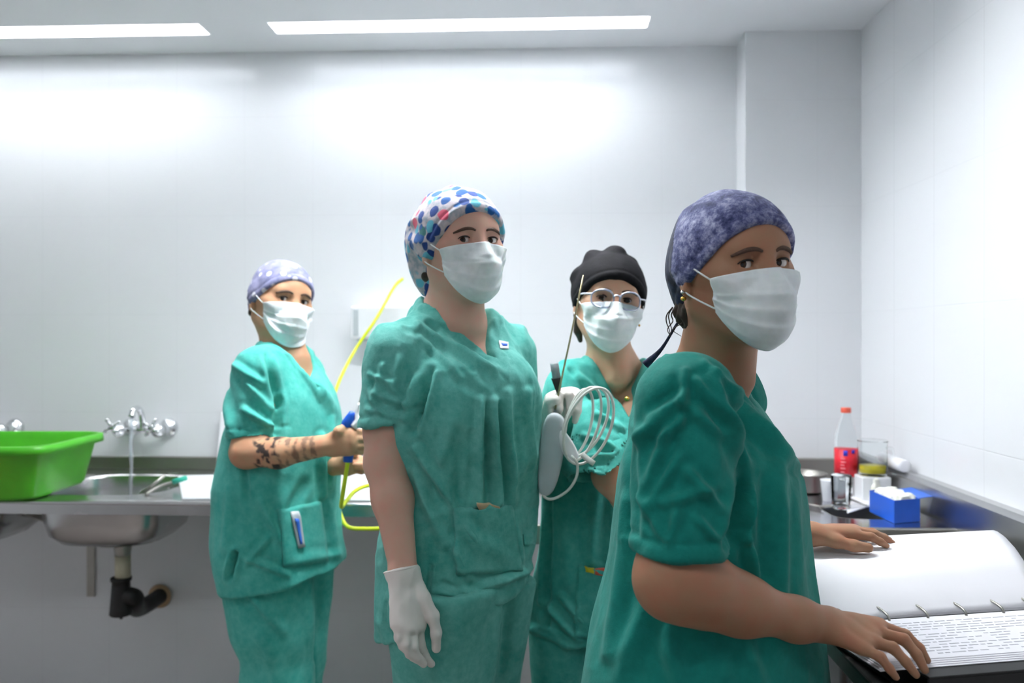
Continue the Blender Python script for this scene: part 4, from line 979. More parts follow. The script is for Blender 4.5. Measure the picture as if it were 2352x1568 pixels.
# ================================================================== the room and what stands in it 
XL, XR, YF, YB, ZC = -3.0, 1.118, -1.6, 3.035, 2.515
CX0, CY0 = 0.712, 2.898                                     # the boxed-in column in the corner
def struct(name, mb, m, **k): o = mb.build(name, m, None, room=True, **k); o['kind'] = 'structure'; return o
def rbox(name, a, b, m, parent=None, bv=0.0, origin=None):
    o = MB().box(a, b).build(name, m, parent, room=True, origin=origin if origin is not None else [(a[i] + b[i]) / 2 for i in range(3)])
    if bv: bevel(o, bv)
    return o
def build_room():
    struct('wall_back', MB().box((XL - .1, YB, 0), (XR + .1, YB + .1, ZC)), M['tile_back'], origin=(0, 0, 0), smooth=False)
    struct('wall_right', MB().box((XR, YF, 0), (XR + .1, YB, ZC)), M['tile_side'], origin=(0, 0, 0))
    struct('wall_left', MB().box((XL - .1, YF, 0), (XL, YB, ZC)), M['tile_side'], origin=(0, 0, 0))
    struct('wall_front', MB().box((XL - .1, YF - .1, 0), (XR + .1, YF, ZC)), M['tile_back'], origin=(0, 0, 0))
    struct('trim_1', MB().box((CX0, CY0, 0), (XR, YB, ZC)), M['tile_back'], origin=(0, 0, 0))['label'] = 'boxed-in tiled column in the corner'
    struct('floor', MB().box((XL - .1, YF - .1, -.1), (XR + .1, YB + .1, 0)), M['floor'], origin=(0, 0, 0))
    # ceiling with slots for the recessed lights
    y0, y1 = 2.745, 2.850; LX = [(-2.535, -1.205), (-0.967, 0.359)]; HID = [(1.84, 1.96), (0.10, 0.22)]  # the last hidden row is added out of view as frontal fill
    c = MB(); ys = [YF - .1, HID[1][0], HID[1][1], HID[0][0], HID[0][1], y0, y1, YB + .1]
    for a, b in zip(ys[:-1], ys[1:]):
        slot = any(abs(a - q) < 1e-6 for q in (y0, HID[0][0], HID[1][0])); xs = [XL - .1] + [v for p in (LX[1:] if abs(a - HID[0][0]) < 1e-6 else LX) for v in p] + [XR + .1]
        if slot:
            for i in range(0, len(xs), 2): c.box((xs[i], a, ZC), (xs[i+1], b, ZC + .08))
        else: c.box((XL - .1, a, ZC), (XR + .1, b, ZC + .08))
    struct('ceiling', c, M['paint'], origin=(0, 0, 0))
    lab = {0: 'recessed strip light at the left, cut off by the picture edge', 1: 'recessed strip light above the middle of the tiled wall'}
    for n, (ya, yb) in enumerate([(y0, y1)] + HID):
        for i, (xa, xb) in enumerate(LX):
            if n == 1 and i == 0: continue
            t = empty('ceiling_light', tuple(np.array([(xa + xb) / 2, (ya + yb) / 2, ZC + .02])), lab[i] if n == 0 else '%s recessed strip light in the row %s' % (('left', 'right')[i], ('', 'over the women', 'added out of view as fill at the front of the room')[n]), 'ceiling light', 'recessed strip lights')
            fr = MB()
            for a, b in (((xa, ya, ZC - .001), (xa + .004, yb, ZC + .075)), ((xb - .004, ya, ZC - .001), (xb, yb, ZC + .075)), ((xa + .004, ya, ZC - .001), (xb - .004, ya + .004, ZC + .075)), ((xa + .004, yb - .004, ZC - .001), (xb - .004, yb, ZC + .075))): fr.box(a, b)
            fr.build('frame', M['white_plastic'], t, room=True)
            MB().box((xa + .005, ya + .005, ZC + .060), (xb - .005, yb - .005, ZC + .068)).build('diffuser', M['lamps'][n], t, room=True)

def superell(a, b, n, p=4.0):
    return [(a * math.copysign(abs(math.cos(t)) ** (2/p), math.cos(t)), b * math.copysign(abs(math.sin(t)) ** (2/p), math.sin(t))) for t in [2*math.pi*i/n for i in range(n)]]
def top_with_hole(mb, x0, x1, y0, y1, z, cx, cy, a, b, p, n=64):
    ring = superell(a, b, n, p); V = [(cx + x, cy + y, z) for x, y in ring]
    for i, (x, y) in enumerate(ring):
        s = min(((x1 - cx) if x > 0 else (cx - x0)) / max(abs(x), 1e-6), ((y1 - cy) if y > 0 else (cy - y0)) / max(abs(y), 1e-6)); V.append((cx + x * s, cy + y * s, z))
    Fc = [(i, n + i, n + (i+1) % n, (i+1) % n) for i in range(n)]
    mb.add(V, Fc)
    for X, Y in ((x0, y0), (x1, y0), (x1, y1), (x0, y1)):       # corner triangles
        d = sorted(range(n), key=lambda i: (V[n+i][0]-X)**2 + (V[n+i][1]-Y)**2)[:2]
        if (V[n+d[0]][0] - V[n+d[1]][0]) * (V[n+d[0]][1] - V[n+d[1]][1]) != 0: mb.add([V[n+d[0]], (X, Y, z), V[n+d[1]]], [(0, 1, 2)])
def bowl(cx, cy, z, a, b, depth, m, parent, p=3.4, n=56, drain=True, name='sink_bowl'):
    rows = [(1.0, 0), (0.985, -0.012), (0.97, -0.05), (0.94, -depth*0.55), (0.88, -depth*0.80), (0.74, -depth*0.95), (0.5, -depth), (0.12, -depth - 0.004)]
    V = []
    for s, dz in rows:
        for x, y in superell(a, b, n, p): V.append((cx + x * s, cy + y * s, z + dz))
    Fc = [(k*n+i, k*n+(i+1) % n, (k+1)*n+(i+1) % n, (k+1)*n+i) for k in range(len(rows)-1) for i in range(n)]
    Fc.append(tuple((len(rows)-1)*n + i for i in range(n)))
    o = mesh_obj(name, V, Fc, m, parent, True, room=True); so = o.modifiers.new('t', 'SOLIDIFY'); so.thickness = 0.002; so.offset = 1
    return o
CT = 0.92
def build_sink_counter():
    x0, x1, y0, y1 = -2.6, -0.10, 2.416, YB - .003
    r = empty('steel_sink_counter', tuple(np.array([-1.3, 2.7, 0])), 'stainless steel sink counter along the tiled back wall', 'counter')
    s1 = (P(263, 1180, 2.72)); s0x = (P(-60, 1180, 2.72))[0]
    a, b = 0.222, 0.20; cy = 2.70
    sinks = [(s1[0], cy), (s0x - 0.06, cy)]
    mid = (sinks[0][0] + sinks[1][0]) / 2
    mb = MB()
    top_with_hole(mb, x0, mid, y0 + .012, y1, CT, sinks[1][0], cy, a, b, 3.4); top_with_hole(mb, mid, sinks[0][0] + 0.36, y0 + .012, y1, CT, sinks[0][0], cy, a, b, 3.4)
    mb.add([(sinks[0][0] + 0.36, y0 + .012, CT), (x1, y0 + .012, CT), (x1, y1, CT), (sinks[0][0] + 0.36, y1, CT)], [(0, 1, 2, 3)])
    o = mb.build('worktop', M['steel'], r, room=True)
    MB().tube([(x0, y0 + .012, CT - .010), (x1, y0 + .012, CT - .010)], 0.0115, 14).box((x0, y0 + 0.001, CT - .042), (x1, y0 + 0.014, CT - .008)).build('front_lip', M['steel'], r, room=True)
    bevel(MB().box((x0, y1 - .016, CT), (x1, y1, CT + .047)).build('splashback', M['steel_dark'], r, room=True), .003)
    for i, (sx, sy) in enumerate(sinks):
        bw = bowl(sx, sy, CT, a, b, 0.185, M['steel'], r)
        if i == 0:
            MB().lathe([(0.03, 0), (0.034, -.004), (0.034, -.02), (0.028, -.026)], (sx, sy, CT - .186), 24).build('drain_ring', M['chrome'], bw, room=True)
    # drain under the middle bowl
    sx = sinks[0][0] + 0.008
    MB().lathe([(0.030, 0), (0.030, -.014), (0.026, -.040), (0.026, -.048)], (sx, cy, CT - .195), 20).build('drain_nut', M['steel_dark'], r, room=True, smooth=True)
    MB().tube([(sx, cy, CT - .235), (sx, cy, CT - .325)], 0.0255, 20).build('drain_pipe', M['beige_plastic'], r, room=True, smooth=True)
    tr = MB().lathe([(0.028, 0), (0.034, -.002), (0.034, -.012), (0.029, -.014), (0.030, -.03), (0.036, -.11), (0.038, -.125), (0.034, -.130), (0.006, -.131), (0.005, -.145)], (sx - .006, cy, CT - .318), 22)
    ex = P(352, 1380, 3.03)[0]; e = [(sx, cy, CT - .380), (sx + .035, cy + .01, CT - .392), ((sx + ex)/2 + .02, cy + .07, CT - .440), (ex, cy + .16, CT - .482), (ex, cy + .24, CT - .488), (ex, YB - .004, CT - .488)]
    tr.tube(e, 0.0295, 18, smooth=5).build('trap', M['black_rubber'], r, room=True, smooth=True)
    MB().tube([(ex, YB - .014, CT - .488), (ex, YB - .003, CT - .488)], [0.045, 0.040], 22).build('wall_rosette', M['wood'], r, room=True, smooth=True)
    bx = (P(136, 1300, 2.9))[0]
    for q, xx in enumerate((bx, -0.35)):
        MB().box((xx - .004, 2.50, CT - .050), (xx + .004, YB - .004, CT - .012)).box((xx - .014, YB - .008, CT - .495), (xx + .016, YB - .004, CT - .012)).add(
            [(xx - .004, 2.55, CT - .055), (xx + .004, 2.55, CT - .055), (xx + .004, YB - .01, CT - .27), (xx - .004, YB - .01, CT - .27), (xx - .004, 2.60, CT - .055), (xx + .004, 2.60, CT - .055), (xx + .004, YB - .01, CT - .235), (xx - .004, YB - .01, CT - .235)],
            [(0, 1, 2, 3), (4, 7, 6, 5), (0, 3, 7, 4), (1, 5, 6, 2), (0, 4, 5, 1), (3, 2, 6, 7)]).build('wall_bracket', M['steel_dark'], r, room=True)
    return sinks

def faucet(cx, cz, label, water_to=None, flip=False):
    """two-handle wall tap; cx, cz = middle of the body at the wall"""
    t = empty('wall_tap', tuple(np.array([cx, YB, cz])), label, 'tap', 'taps on the back wall'); y = YB
    MB().tube([(cx - .075, y - .058, cz), (cx + .075, y - .058, cz)], 0.0125, 16).build('body', M['chrome'], t, room=True, smooth=True)
    for q in (-1, 1):
        x = cx + q * .074
        MB().lathe([(0.036, 0), (0.036, .004), (0.030, .016), (0.017, .026), (0.015, .070), (0.020, .076), (0.026, .086), (0.024, .098), (0.012, .106), (0.008, .120)], (x, y, cz), 24, (0, -1, 0)).build('flange', M['chrome'], t, room=True, smooth=True)
        h = MB(); hx, hz = x - .012, cz + .014
        h.lathe([(0.012, -.006), (0.014, 0), (0.012, .006)], (hx, y - .118, hz), 16, (0, 1, 0))
        for k in range(4):
            a = math.radians(45 + 90 * k + 12 * q); h.tube([(hx, y - .118, hz), (hx + .030*math.cos(a), y - .118, hz + .030*math.sin(a))], [0.005, 0.0075], 10)
            h.lathe([(0.001, -.008), (0.008, -.002), (0.008, .002), (0.001, .008)], (hx + .032*math.cos(a), y - .118, hz + .032*math.sin(a)), 10, (math.cos(a), 0, math.sin(a)))
        h.build('handle', M['chrome'], t, room=True, smooth=True)
    sp = [(cx, y - .058, cz), (cx, y - .062, cz + .030), (cx, y - .070, cz + .062), (cx, y - .095, cz + .082), (cx, y - .125, cz + .078), (cx, y - .140, cz + .055)]
    MB().tube(sp, [.012, .0115, .011, .0105, .0105, .0115], 16, smooth=6).build('spout', M['chrome'], t, room=True, smooth=True)
    if water_to is not None:
        wz = water_to; pts = [(cx, y - .140, cz + .052)]
        for k in range(1, 9):
            f = k / 8; pts.append((cx + .002*math.sin(k*2.1), y - .141 - .006*f, cz + .052 - (cz + .052 - wz) * f))
        r_ = [0.0068 - 0.002 * (k/8) + 0.0009*math.sin(k*2.7) for k in range(9)]
        o = MB().tube(pts, r_, 12, smooth=5).build('water_stream', M['water'], None, room=True, smooth=True, origin=pts[0]); tag(o, 'thin stream of water falling from the middle tap into the sink', 'water')

def build_left_things(sinks):
    sx, sy = sinks[0]
    f1 = (P(316, 988, 3.0)); faucet(f1[0], f1[2], 'chrome two-handle wall tap running water over the sink', CT - .17)
    f0 = (P(-58, 990, 3.0)); faucet(f0[0], f0[2], 'chrome wall tap behind the green basin, mostly out of view')
    # green basin
    t = empty('green_basin', tuple(np.array([-1.53, 2.62, CT])), 'bright green plastic basin with a rolled rim on the sink counter', 'basin')
    a = math.radians(2.4); zb, zt = CT + .004, CT + .170
    u = np.array([math.cos(a), math.sin(a)]); v = np.array([-math.sin(a), math.cos(a)])
    k0 = on_plane(72, 1151, CT + .004)[:2]           # front right bottom corner
    LW, DW = 0.56, 0.41; cen = k0 - u * LW / 2 * 0.86 + v * DW / 2 * 0.86
    def ring(s, z, n=64, ex=0.0): return [tuple(cen + u * (x * s) + v * (y * s + math.copysign(ex, y) * (abs(y) > 0))) + (z,) for x, y in superell(LW / 2, DW / 2, n, 7)]
    V = []; rows = [(0.80, zb), (0.84, zb + .002), (0.865, zb + .012), (0.98, zt - .012), (1.0, zt - .004), (1.035, zt - .004), (1.045, zt - .024), (1.052, zt - .024), (1.045, zt + .001), (1.0, zt + .004), (0.985, zt), (0.955, zt - .02), (0.85, zb + .016), (0.78, zb + .006)]
    n = 64
    for s, z in rows: V += ring(s, z, n)
    Fc = [(k*n+i, k*n+(i+1) % n, (k+1)*n+(i+1) % n, (k+1)*n+i) for k in range(len(rows)-1) for i in range(n)]
    Fc.append(tuple(range(n))[::-1]); Fc.append(tuple((len(rows)-1)*n+i for i in range(n)))
    mesh_obj('basin_shell', V, Fc, M['green_plastic'], t, True, room=True)
    # things soaking in the sink
    z0 = CT - .150
    pan = tag(MB().lathe([(0.0001, 0), (.075, 0), (.080, .004), (.086, .075), (.090, .077), (.087, .079), (.082, .074), (.076, .007), (.0001, .005)], (sx + .03, sy - .06, CT - .183), 40).build('steel_dish', M['steel'], None, room=True, smooth=True, origin=(sx + .03, sy - .06, CT - .183)), 'round steel dish standing in the sink under the tap', 'dish')
    it = empty('instrument', tuple(np.array([sx + .10, sy - .08, CT - .05])), 'steel instrument with a teal handle lying across the sink rim', 'instrument')
    p0 = (P(335, 1135, 2.56)); p1 = (P(398, 1106, 2.66)); p2 = (P(428, 1097, 2.66))
    p1[2] = max(p1[2], CT + .012); p2[2] = max(p2[2], CT + .012)
    MB().tube([p0, (p0 + p1) / 2 + [0, 0, .006], p1], .0045, 10, smooth=4).build('shaft', M['steel_dark'], it, room=True, smooth=True)
    MB().tube([p1, p2], [.009, .0085], 14).build('handle', M['teal_tool'], it, room=True, smooth=True)
    p3 = (P(318, 1140, 2.60)); p4 = (P(378, 1092, 2.62)); p4[2] = max(p4[2], CT + .008)
    tag(MB().tube([p3, p4], [.006, .005], 10).build('instrument', M['steel_dark'], None, room=True, smooth=True), 'plain steel rod leaning on the sink rim', 'instrument')
    # white tray on the counter, white board standing behind it
    xa = (P(418, 1150, 2.5))[0]; xb = (P(870, 1150, 2.45))[0]
    q = [on_plane(418, 1150, CT), (xb, 2.435, 0), (xb, 2.97, 0), P(408, 1100, 2.88)]; tr = MB()
    tr.add([(p[0], p[1], h) for h in (CT + .001, CT + .010) for p in q], MB().box((0, 0, 0), (1, 1, 1)).F)
    o = tr.build('white_tray', M['white_plastic'], None, room=True, origin=((xa + xb)/2, 2.7, CT)); bevel(o, .004); tag(o, 'flat white plastic tray lying on the counter behind the two women', 'tray')
    o = MB().box((0, 0, 0), (0.30, 0.012, 0.215)).build('white_board', M['white_plastic'], None, room=True, origin=(0, 0, 0)); bevel(o, .012, 4)
    q = (P(470, 1110, 2.93)); q[0] = P(470, 1000, 2.90)[0]; o.matrix_basis = Matrix.Translation((q[0], 2.945, CT + .012)) @ Matrix.Rotation(math.radians(-12), 4, 'X')
    tag(o, 'white plastic board leaning on the back wall behind the woman at the sink', 'board')
    # dispenser on the wall
    a = (P(800, 702, 3.0)); b = (P(905, 778, 3.0)); xw = b[0]; zt = CH - (702 - HY) / F * 2.93; zb = CH - (778 - HY) / F * 2.93
    t = empty('wall_dispenser', tuple(np.array([(a[0] + xw) / 2, YB, zb])), 'white paper dispenser on the tiled wall between the two women', 'dispenser')
    x0_ = (P(800, 740, 2.93))[0]; x1_ = x0_ + .26
    bevel(MB().box((x0_, YB - .10, zb), (x1_, YB, zt)).build('case', M['white_plastic'], t, room=True), .008, 3)
    bevel(MB().box((x0_ + .010, YB - .103, zb + .012), (x0_ + .030, YB - .099, zt - .012)).build('window_slot', M['pale_grey_plastic'], t, room=True), .002)
    bevel(MB().box((x0_ + .02, YB - .085, zb - .008), (x1_ - .02, YB - .03, zb + .001)).build('outlet', M['pale_grey_plastic'], t, room=True), .002)

def build_right_counter():
    x0, x1, y0, y1 = -0.06, XR, 2.125, CY0
    r = empty('steel_worktop', tuple(np.array([.6, 2.5, 0])), 'polished steel worktop with a raised edge in the right corner', 'counter')
    bx, by, ba, bb = 0.93, 2.36, 0.125, 0.10
    mb = MB(); top_with_hole(mb, 0.70, x1 - .03, y0 + .02, 2.60, CT, bx, by, ba, bb, 4.0)
    mb.add([(x0, y0 + .02, CT), (0.70, y0 + .02, CT), (0.70, 2.60, CT), (x0, 2.60, CT)], [(0, 1, 2, 3)]); mb.add([(x0, 2.60, CT), (x1 - .03, 2.60, CT), (x1 - .03, y1, CT), (x0, y1, CT)], [(0, 1, 2, 3)])
    mb.build('worktop', M['mirror_steel'], r, room=True)
    bowl(bx, by, CT, ba, bb, 0.13, M['steel_dark'], r, p=4.0)
    bevel(MB().box((x0, y0, CT - .045), (x1 - .03, y0 + .02, CT + .006)).build('front_edge', M['steel_dark'], r, room=True), .004)
    o = MB().box((x0, y1 - .022, CT - .001), (x1 - .06, y1, CT + .076)).build('rear_upstand', M['steel_dark'], r, room=True); bevel(o, .004)
    V = [(x1 - .055, y0 - .35, CT - .04), (x1 - .001, y0 - .35, CT - .04), (x1 - .001, y0 - .35, CT + .096), (x1 - .030, y0 - .35, CT + .096), (x1 - .048, y0 - .35, CT + .086)]
    V2 = [(a, y1 - .001, c) for a, _, c in V]; n = len(V)
    MB().add(V + V2, [tuple(range(n))[::-1], tuple(range(n, 2*n))] + [(i, (i+1) % n, n + (i+1) % n, n + i) for i in range(n)]).build('side_upstand', M['steel'], r, room=True)
    for xx, yy in ((0.0, y0 + .05), (1.04, y0 + .05), (0.0, y1 - .06), (1.04, y1 - .06)):
        MB().tube([(xx, yy, 0), (xx, yy, CT - .003)], .019, 14).build('leg', M['steel'], r, room=True, smooth=True)

def lathe_obj(name, prof, c, m, label, cat, parent=None, **k):
    o = MB().lathe(prof, c, 32).build(name, m, parent, room=True, smooth=True, origin=None if parent is not None else c)
    if label: tag(o, label, cat)
    return o
def build_right_things():
    # bottle with a red label
    c = (on_plane(1943, 1138, CT)); c[2] = CT + .001
    t = empty('plastic_bottle', tuple(np.array(c)), 'clear plastic bottle with a red label and pale red cap', 'bottle')
    k = .0345
    MB().lathe([(.0001, .006), (.022, .002), (k*.92, 0), (k, .010), (k, .055), (k*.97, .060), (k*.97, .155), (k, .162), (k*.97, .185), (k*.72, .222), (k*.42, .250), (.0128, .262), (.0128, .270)], c, 32).build('bottle_body', M['pet'], t, room=True, smooth=True)
    lb = MB().lathe([(k + .0004, .064), (k + .0006, .064), (k + .0006, .150), (k + .0004, .150)], c, 32).build('label', M['red'], t, room=True, smooth=True); lb['label'] = 'red printed label'
    MB().lathe([(.0150, .263), (.0155, .264), (.0155, .277), (.0140, .279)], c, 20).build('cap', M['red_cap'], t, room=True, smooth=True)
    def on_label(a0, a1, z0, z1, m, nm):
        n = 8; rr = k + .0014; V = []
        for z in (z0, z1):
            for i in range(n + 1):
                a = math.radians(a0 + (a1 - a0) * i / n); V.append((c[0] + rr*math.sin(a), c[1] - rr*math.cos(a), c[2] + z))
        o = mesh_obj(nm, V, [(i, i+1, n+2+i, n+1+i) for i in range(n)], m, lb, True, room=True); so = o.modifiers.new('t', 'SOLIDIFY'); so.thickness = .0006
    on_label(-32, -12, .130, .147, M['blue_print'], 'label_print'); on_label(8, 26, .138, .149, M['blue_print'], 'label_print')
    for i, (z, w_) in enumerate(((.118, 22), (.108, 26), (.098, 18), (.088, 24), (.076, 20))): on_label(-46, -46 + w_, z, z + .004, M['pink_print'], 'label_print')
    # jar with yellow liquid
    c = (P(2004, 1100, 2.50)); tag(bevel(MB().box((c[0] - .048, c[1] - .045, CT + .001), (c[0] + .040, c[1] + .045, CT + .075)).build('white_box', M['white_plastic'], None, room=True, origin=(c[0], c[1], CT)), .004), 'small white box under the clear jar', 'box'); c[2] = CT + .0755
    t = empty('measuring_jar', tuple(np.array(c)), 'clear jar with a little yellow liquid standing on a white box', 'jar')
    MB().lathe([(.0001, .004), (.036, .003), (.040, .0), (.043, .006), (.043, .102), (.046, .106), (.043, .108), (.0415, .102), (.0415, .008), (.0001, .007)], c, 36).build('jar_body', M['jar_glass'], t, room=True, smooth=True)
    MB().lathe([(.0001, .0085), (.0405, .0085), (.0405, .028), (.0001, .028)], c, 36).build('yellow_liquid', M['yellow'], t, room=True, smooth=True)
    MB().tube([(c[0] + .043, c[1], c[2] + .085), (c[0] + .060, c[1], c[2] + .08), (c[0] + .062, c[1], c[2] + .05), (c[0] + .043, c[1], c[2] + .035)], .004, 10, smooth=6).build('handle', M['glass'], t, room=True, smooth=True)
    # white cone of crumpled gauze, cloth, roll
    c = (on_plane(2012, 1158, CT)); G = Field(); c[2] = CT + .012; cw = np.array(c)
    G.cap(cw, cw + [0, 0, .060], .019, .008, k=.01); V, Fc = surf(G, .004); V = V + normals(V, Fc) * (0.005 * (ridged(V * 60, 3) - .5))[:, None]; V[:, 2] = np.maximum(V[:, 2], CT + .001)
    tag(mesh_obj('gauze_swab', V, Fc, M['cotton']), 'twisted white gauze swab standing in front of the small white box', 'gauze')
    q = [(on_plane(*p, CT))[:2] for p in ((1946, 1180), (2050, 1150), (2052, 1100), (1942, 1108))]
    n = 14; V = []
    for j in range(n + 1):
        for i in range(n + 1):
            u_, v_ = i / n, j / n; p = q[0]*(1-u_)*(1-v_) + q[1]*u_*(1-v_) + q[2]*u_*v_ + q[3]*(1-u_)*v_
            V.append((p[0], p[1], CT + .003 + .004 * abs(math.sin(u_*5 + v_*3)) * u_))
    o = mesh_obj('white_cloth', V, [(j*(n+1)+i, j*(n+1)+i+1, (j+1)*(n+1)+i+1, (j+1)*(n+1)+i) for j in range(n) for i in range(n)], M['paper'], None, True, room=True, origin=V[0]); o.modifiers.new('t', 'SOLIDIFY').thickness = .002
    tag(o, 'white cloth lying flat on the steel beside the bottle', 'cloth')
    a = np.array([1.078, 2.62, CT + .1165]); b = np.array([1.078, 2.46, CT + .1165])
    t = empty('paper_roll', tuple(np.array((a + b) / 2)), 'roll of white paper lying on the raised edge along the right wall', 'paper roll')
    d = _nrm(b - a); MB().lathe([(.008, 0), (.018, 0), (.019, .003), (.019, .157), (.018, .16), (.008, .16)], a, 30, d).build('paper', M['paper'], t, room=True, smooth=True)
    # glass with a white cup behind
    c = (on_plane(1932, 1168, CT)); c[2] = CT + .001
    tag(MB().lathe([(.0001, .008), (.022, .006), (.024, 0), (.026, .004), (.029, .095), (.030, .098), (.0285, .098), (.0245, .012), (.0001, .011)], c, 30).build('drinking_glass', M['glass'], None, room=True, smooth=True, origin=c), 'small clear glass tumbler in front of the bottle', 'glass')
    c = (on_plane(1905, 1150, CT)); c[2] = CT + .001
    tag(MB().lathe([(.0001, .0), (.020, 0), (.026, .062), (.0275, .064), (.0255, .064), (.019, .004), (.0001, .004)], c, 30).build('white_cup', M['white_plastic'], None, room=True, smooth=True, origin=c), 'small white plastic cup beside the glass tumbler', 'cup')
    # steel kidney dish at the rear
    c = (on_plane(1846, 1128, CT)); c[2] = CT + .001
    t = tag(MB().lathe([(.0001, 0), (.052, 0), (.060, .006), (.070, .058), (.074, .060), (.070, .062), (.066, .056), (.056, .008), (.0001, .004)], c, 40).build('steel_bowl', M['steel_dark'], None, room=True, smooth=True, origin=c), 'round dull steel bowl behind the front woman\'s chest', 'bowl')
    # instruments
    for (p, q_), nm in ((((1846, 1163), (1892, 1172)), 'steel tweezers lying on the worktop beside the front woman'), (((1950, 1152), (1990, 1168)), 'thin dark steel probe lying across the white cloth')):
        a, b = (on_plane(*p, CT)), (on_plane(*q_, CT)); a[2] = b[2] = CT + .010
        tag(MB().tube([a, b], [.003, .002], 8).build('instrument', M['steel_dark'], None, room=True, smooth=True), nm, 'instrument')
    # blue box heaped with gauze
    A = on_plane(1998, 1190, CT); B = on_plane(2054, 1203, CT); C_ = on_plane(2116, 1201, CT)
    e1 = (A - B)[:2]; e2 = (C_ - B)[:2]; e2 = e2 / np.linalg.norm(e2); e1 = e1 / np.linalg.norm(e1)
    e2 = np.array([0.936, 0.352]); e1 = np.array([-0.042, 0.999]); l1, l2, hh = .150, .088, .062
    t = empty('blue_box', (B[0], B[1], CT), 'open blue box heaped with white gauze on the steel worktop', 'box')
    def pt(s, u_, h): return np.array([B[0] + e2[0]*s + e1[0]*u_, B[1] + e2[1]*s + e1[1]*u_, CT + .001 + h])
    def wallbox(name, s0, s1_, u0, u1, h0, h1, m, tilt=None):
        V = [pt(s0,u0,h0), pt(s1_,u0,h0), pt(s1_,u1,h0), pt(s0,u1,h0), pt(s0,u0,h1), pt(s1_,u0,h1), pt(s1_,u1,h1), pt(s0,u1,h1)]
        if tilt:
            for i in (1, 2, 5, 6): V[i] = V[i] + [0, 0, tilt]
        return mesh_obj(name, V, MB().box((0,0,0),(1,1,1)).F, m, t, False)
    w_ = .002
    mb = MB()
    for s0, s1_, u0, u1, h0, h1 in ((0,l2,0,l1,0,w_), (0,l2,0,w_,w_,hh), (0,l2,l1-w_,l1,w_,hh), (0,w_,w_,l1-w_,w_,hh), (l2-w_,l2,w_,l1-w_,w_,hh)):
        mb.add([pt(s0,u0,h0), pt(s1_,u0,h0), pt(s1_,u1,h0), pt(s0,u1,h0), pt(s0,u0,h1), pt(s1_,u0,h1), pt(s1_,u1,h1), pt(s0,u1,h1)], MB().box((0,0,0),(1,1,1)).F)
    mb.build('box_shell', M['blue_plastic'], t)
    wallbox('lid_flap', l2, l2 + .085, .012, l1 - .01, hh - .003, hh - .001, M['blue_flap'], .004)['label'] = 'light blue open lid flap'
    G = Field()
    for i in range(9):
        p = pt(l2 * (.25 + .25 * (i % 3)), l1 * (.18 + .3 * (i // 3)), hh - .010); G.ell(p, (.019, .025, .020), k=.012)
    G.plane((0, 0, -1), pt(0, 0, hh - .03))
    for n_, o_ in ((-e2, pt(.004, 0, 0)), (e2, pt(l2 - .004, 0, 0)), (-e1, pt(0, .004, 0)), (e1, pt(0, l1 - .004, 0))):
        pass
    V, Fc = surf(G, .0035); V = V + normals(V, Fc) * (0.006 * (ridged(V * 75, 8) - .5))[:, None]
    s_, u_ = np.linalg.solve(np.stack([e2, e1], 1), (V[:, :2] - B[:2]).T); low = V[:, 2] < CT + hh + .006
    ds = np.where(low, np.clip(s_, .009, l2 - .009) - s_, 0); du = np.where(low, np.clip(u_, .009, l1 - .009) - u_, 0)
    V[:, :2] += ds[:, None] * e2 + du[:, None] * e1
    o = mesh_obj('gauze', V, Fc, M['cotton'], None, True); tag(o, 'heap of white gauze filling the open blue box', 'gauze', kind='stuff')

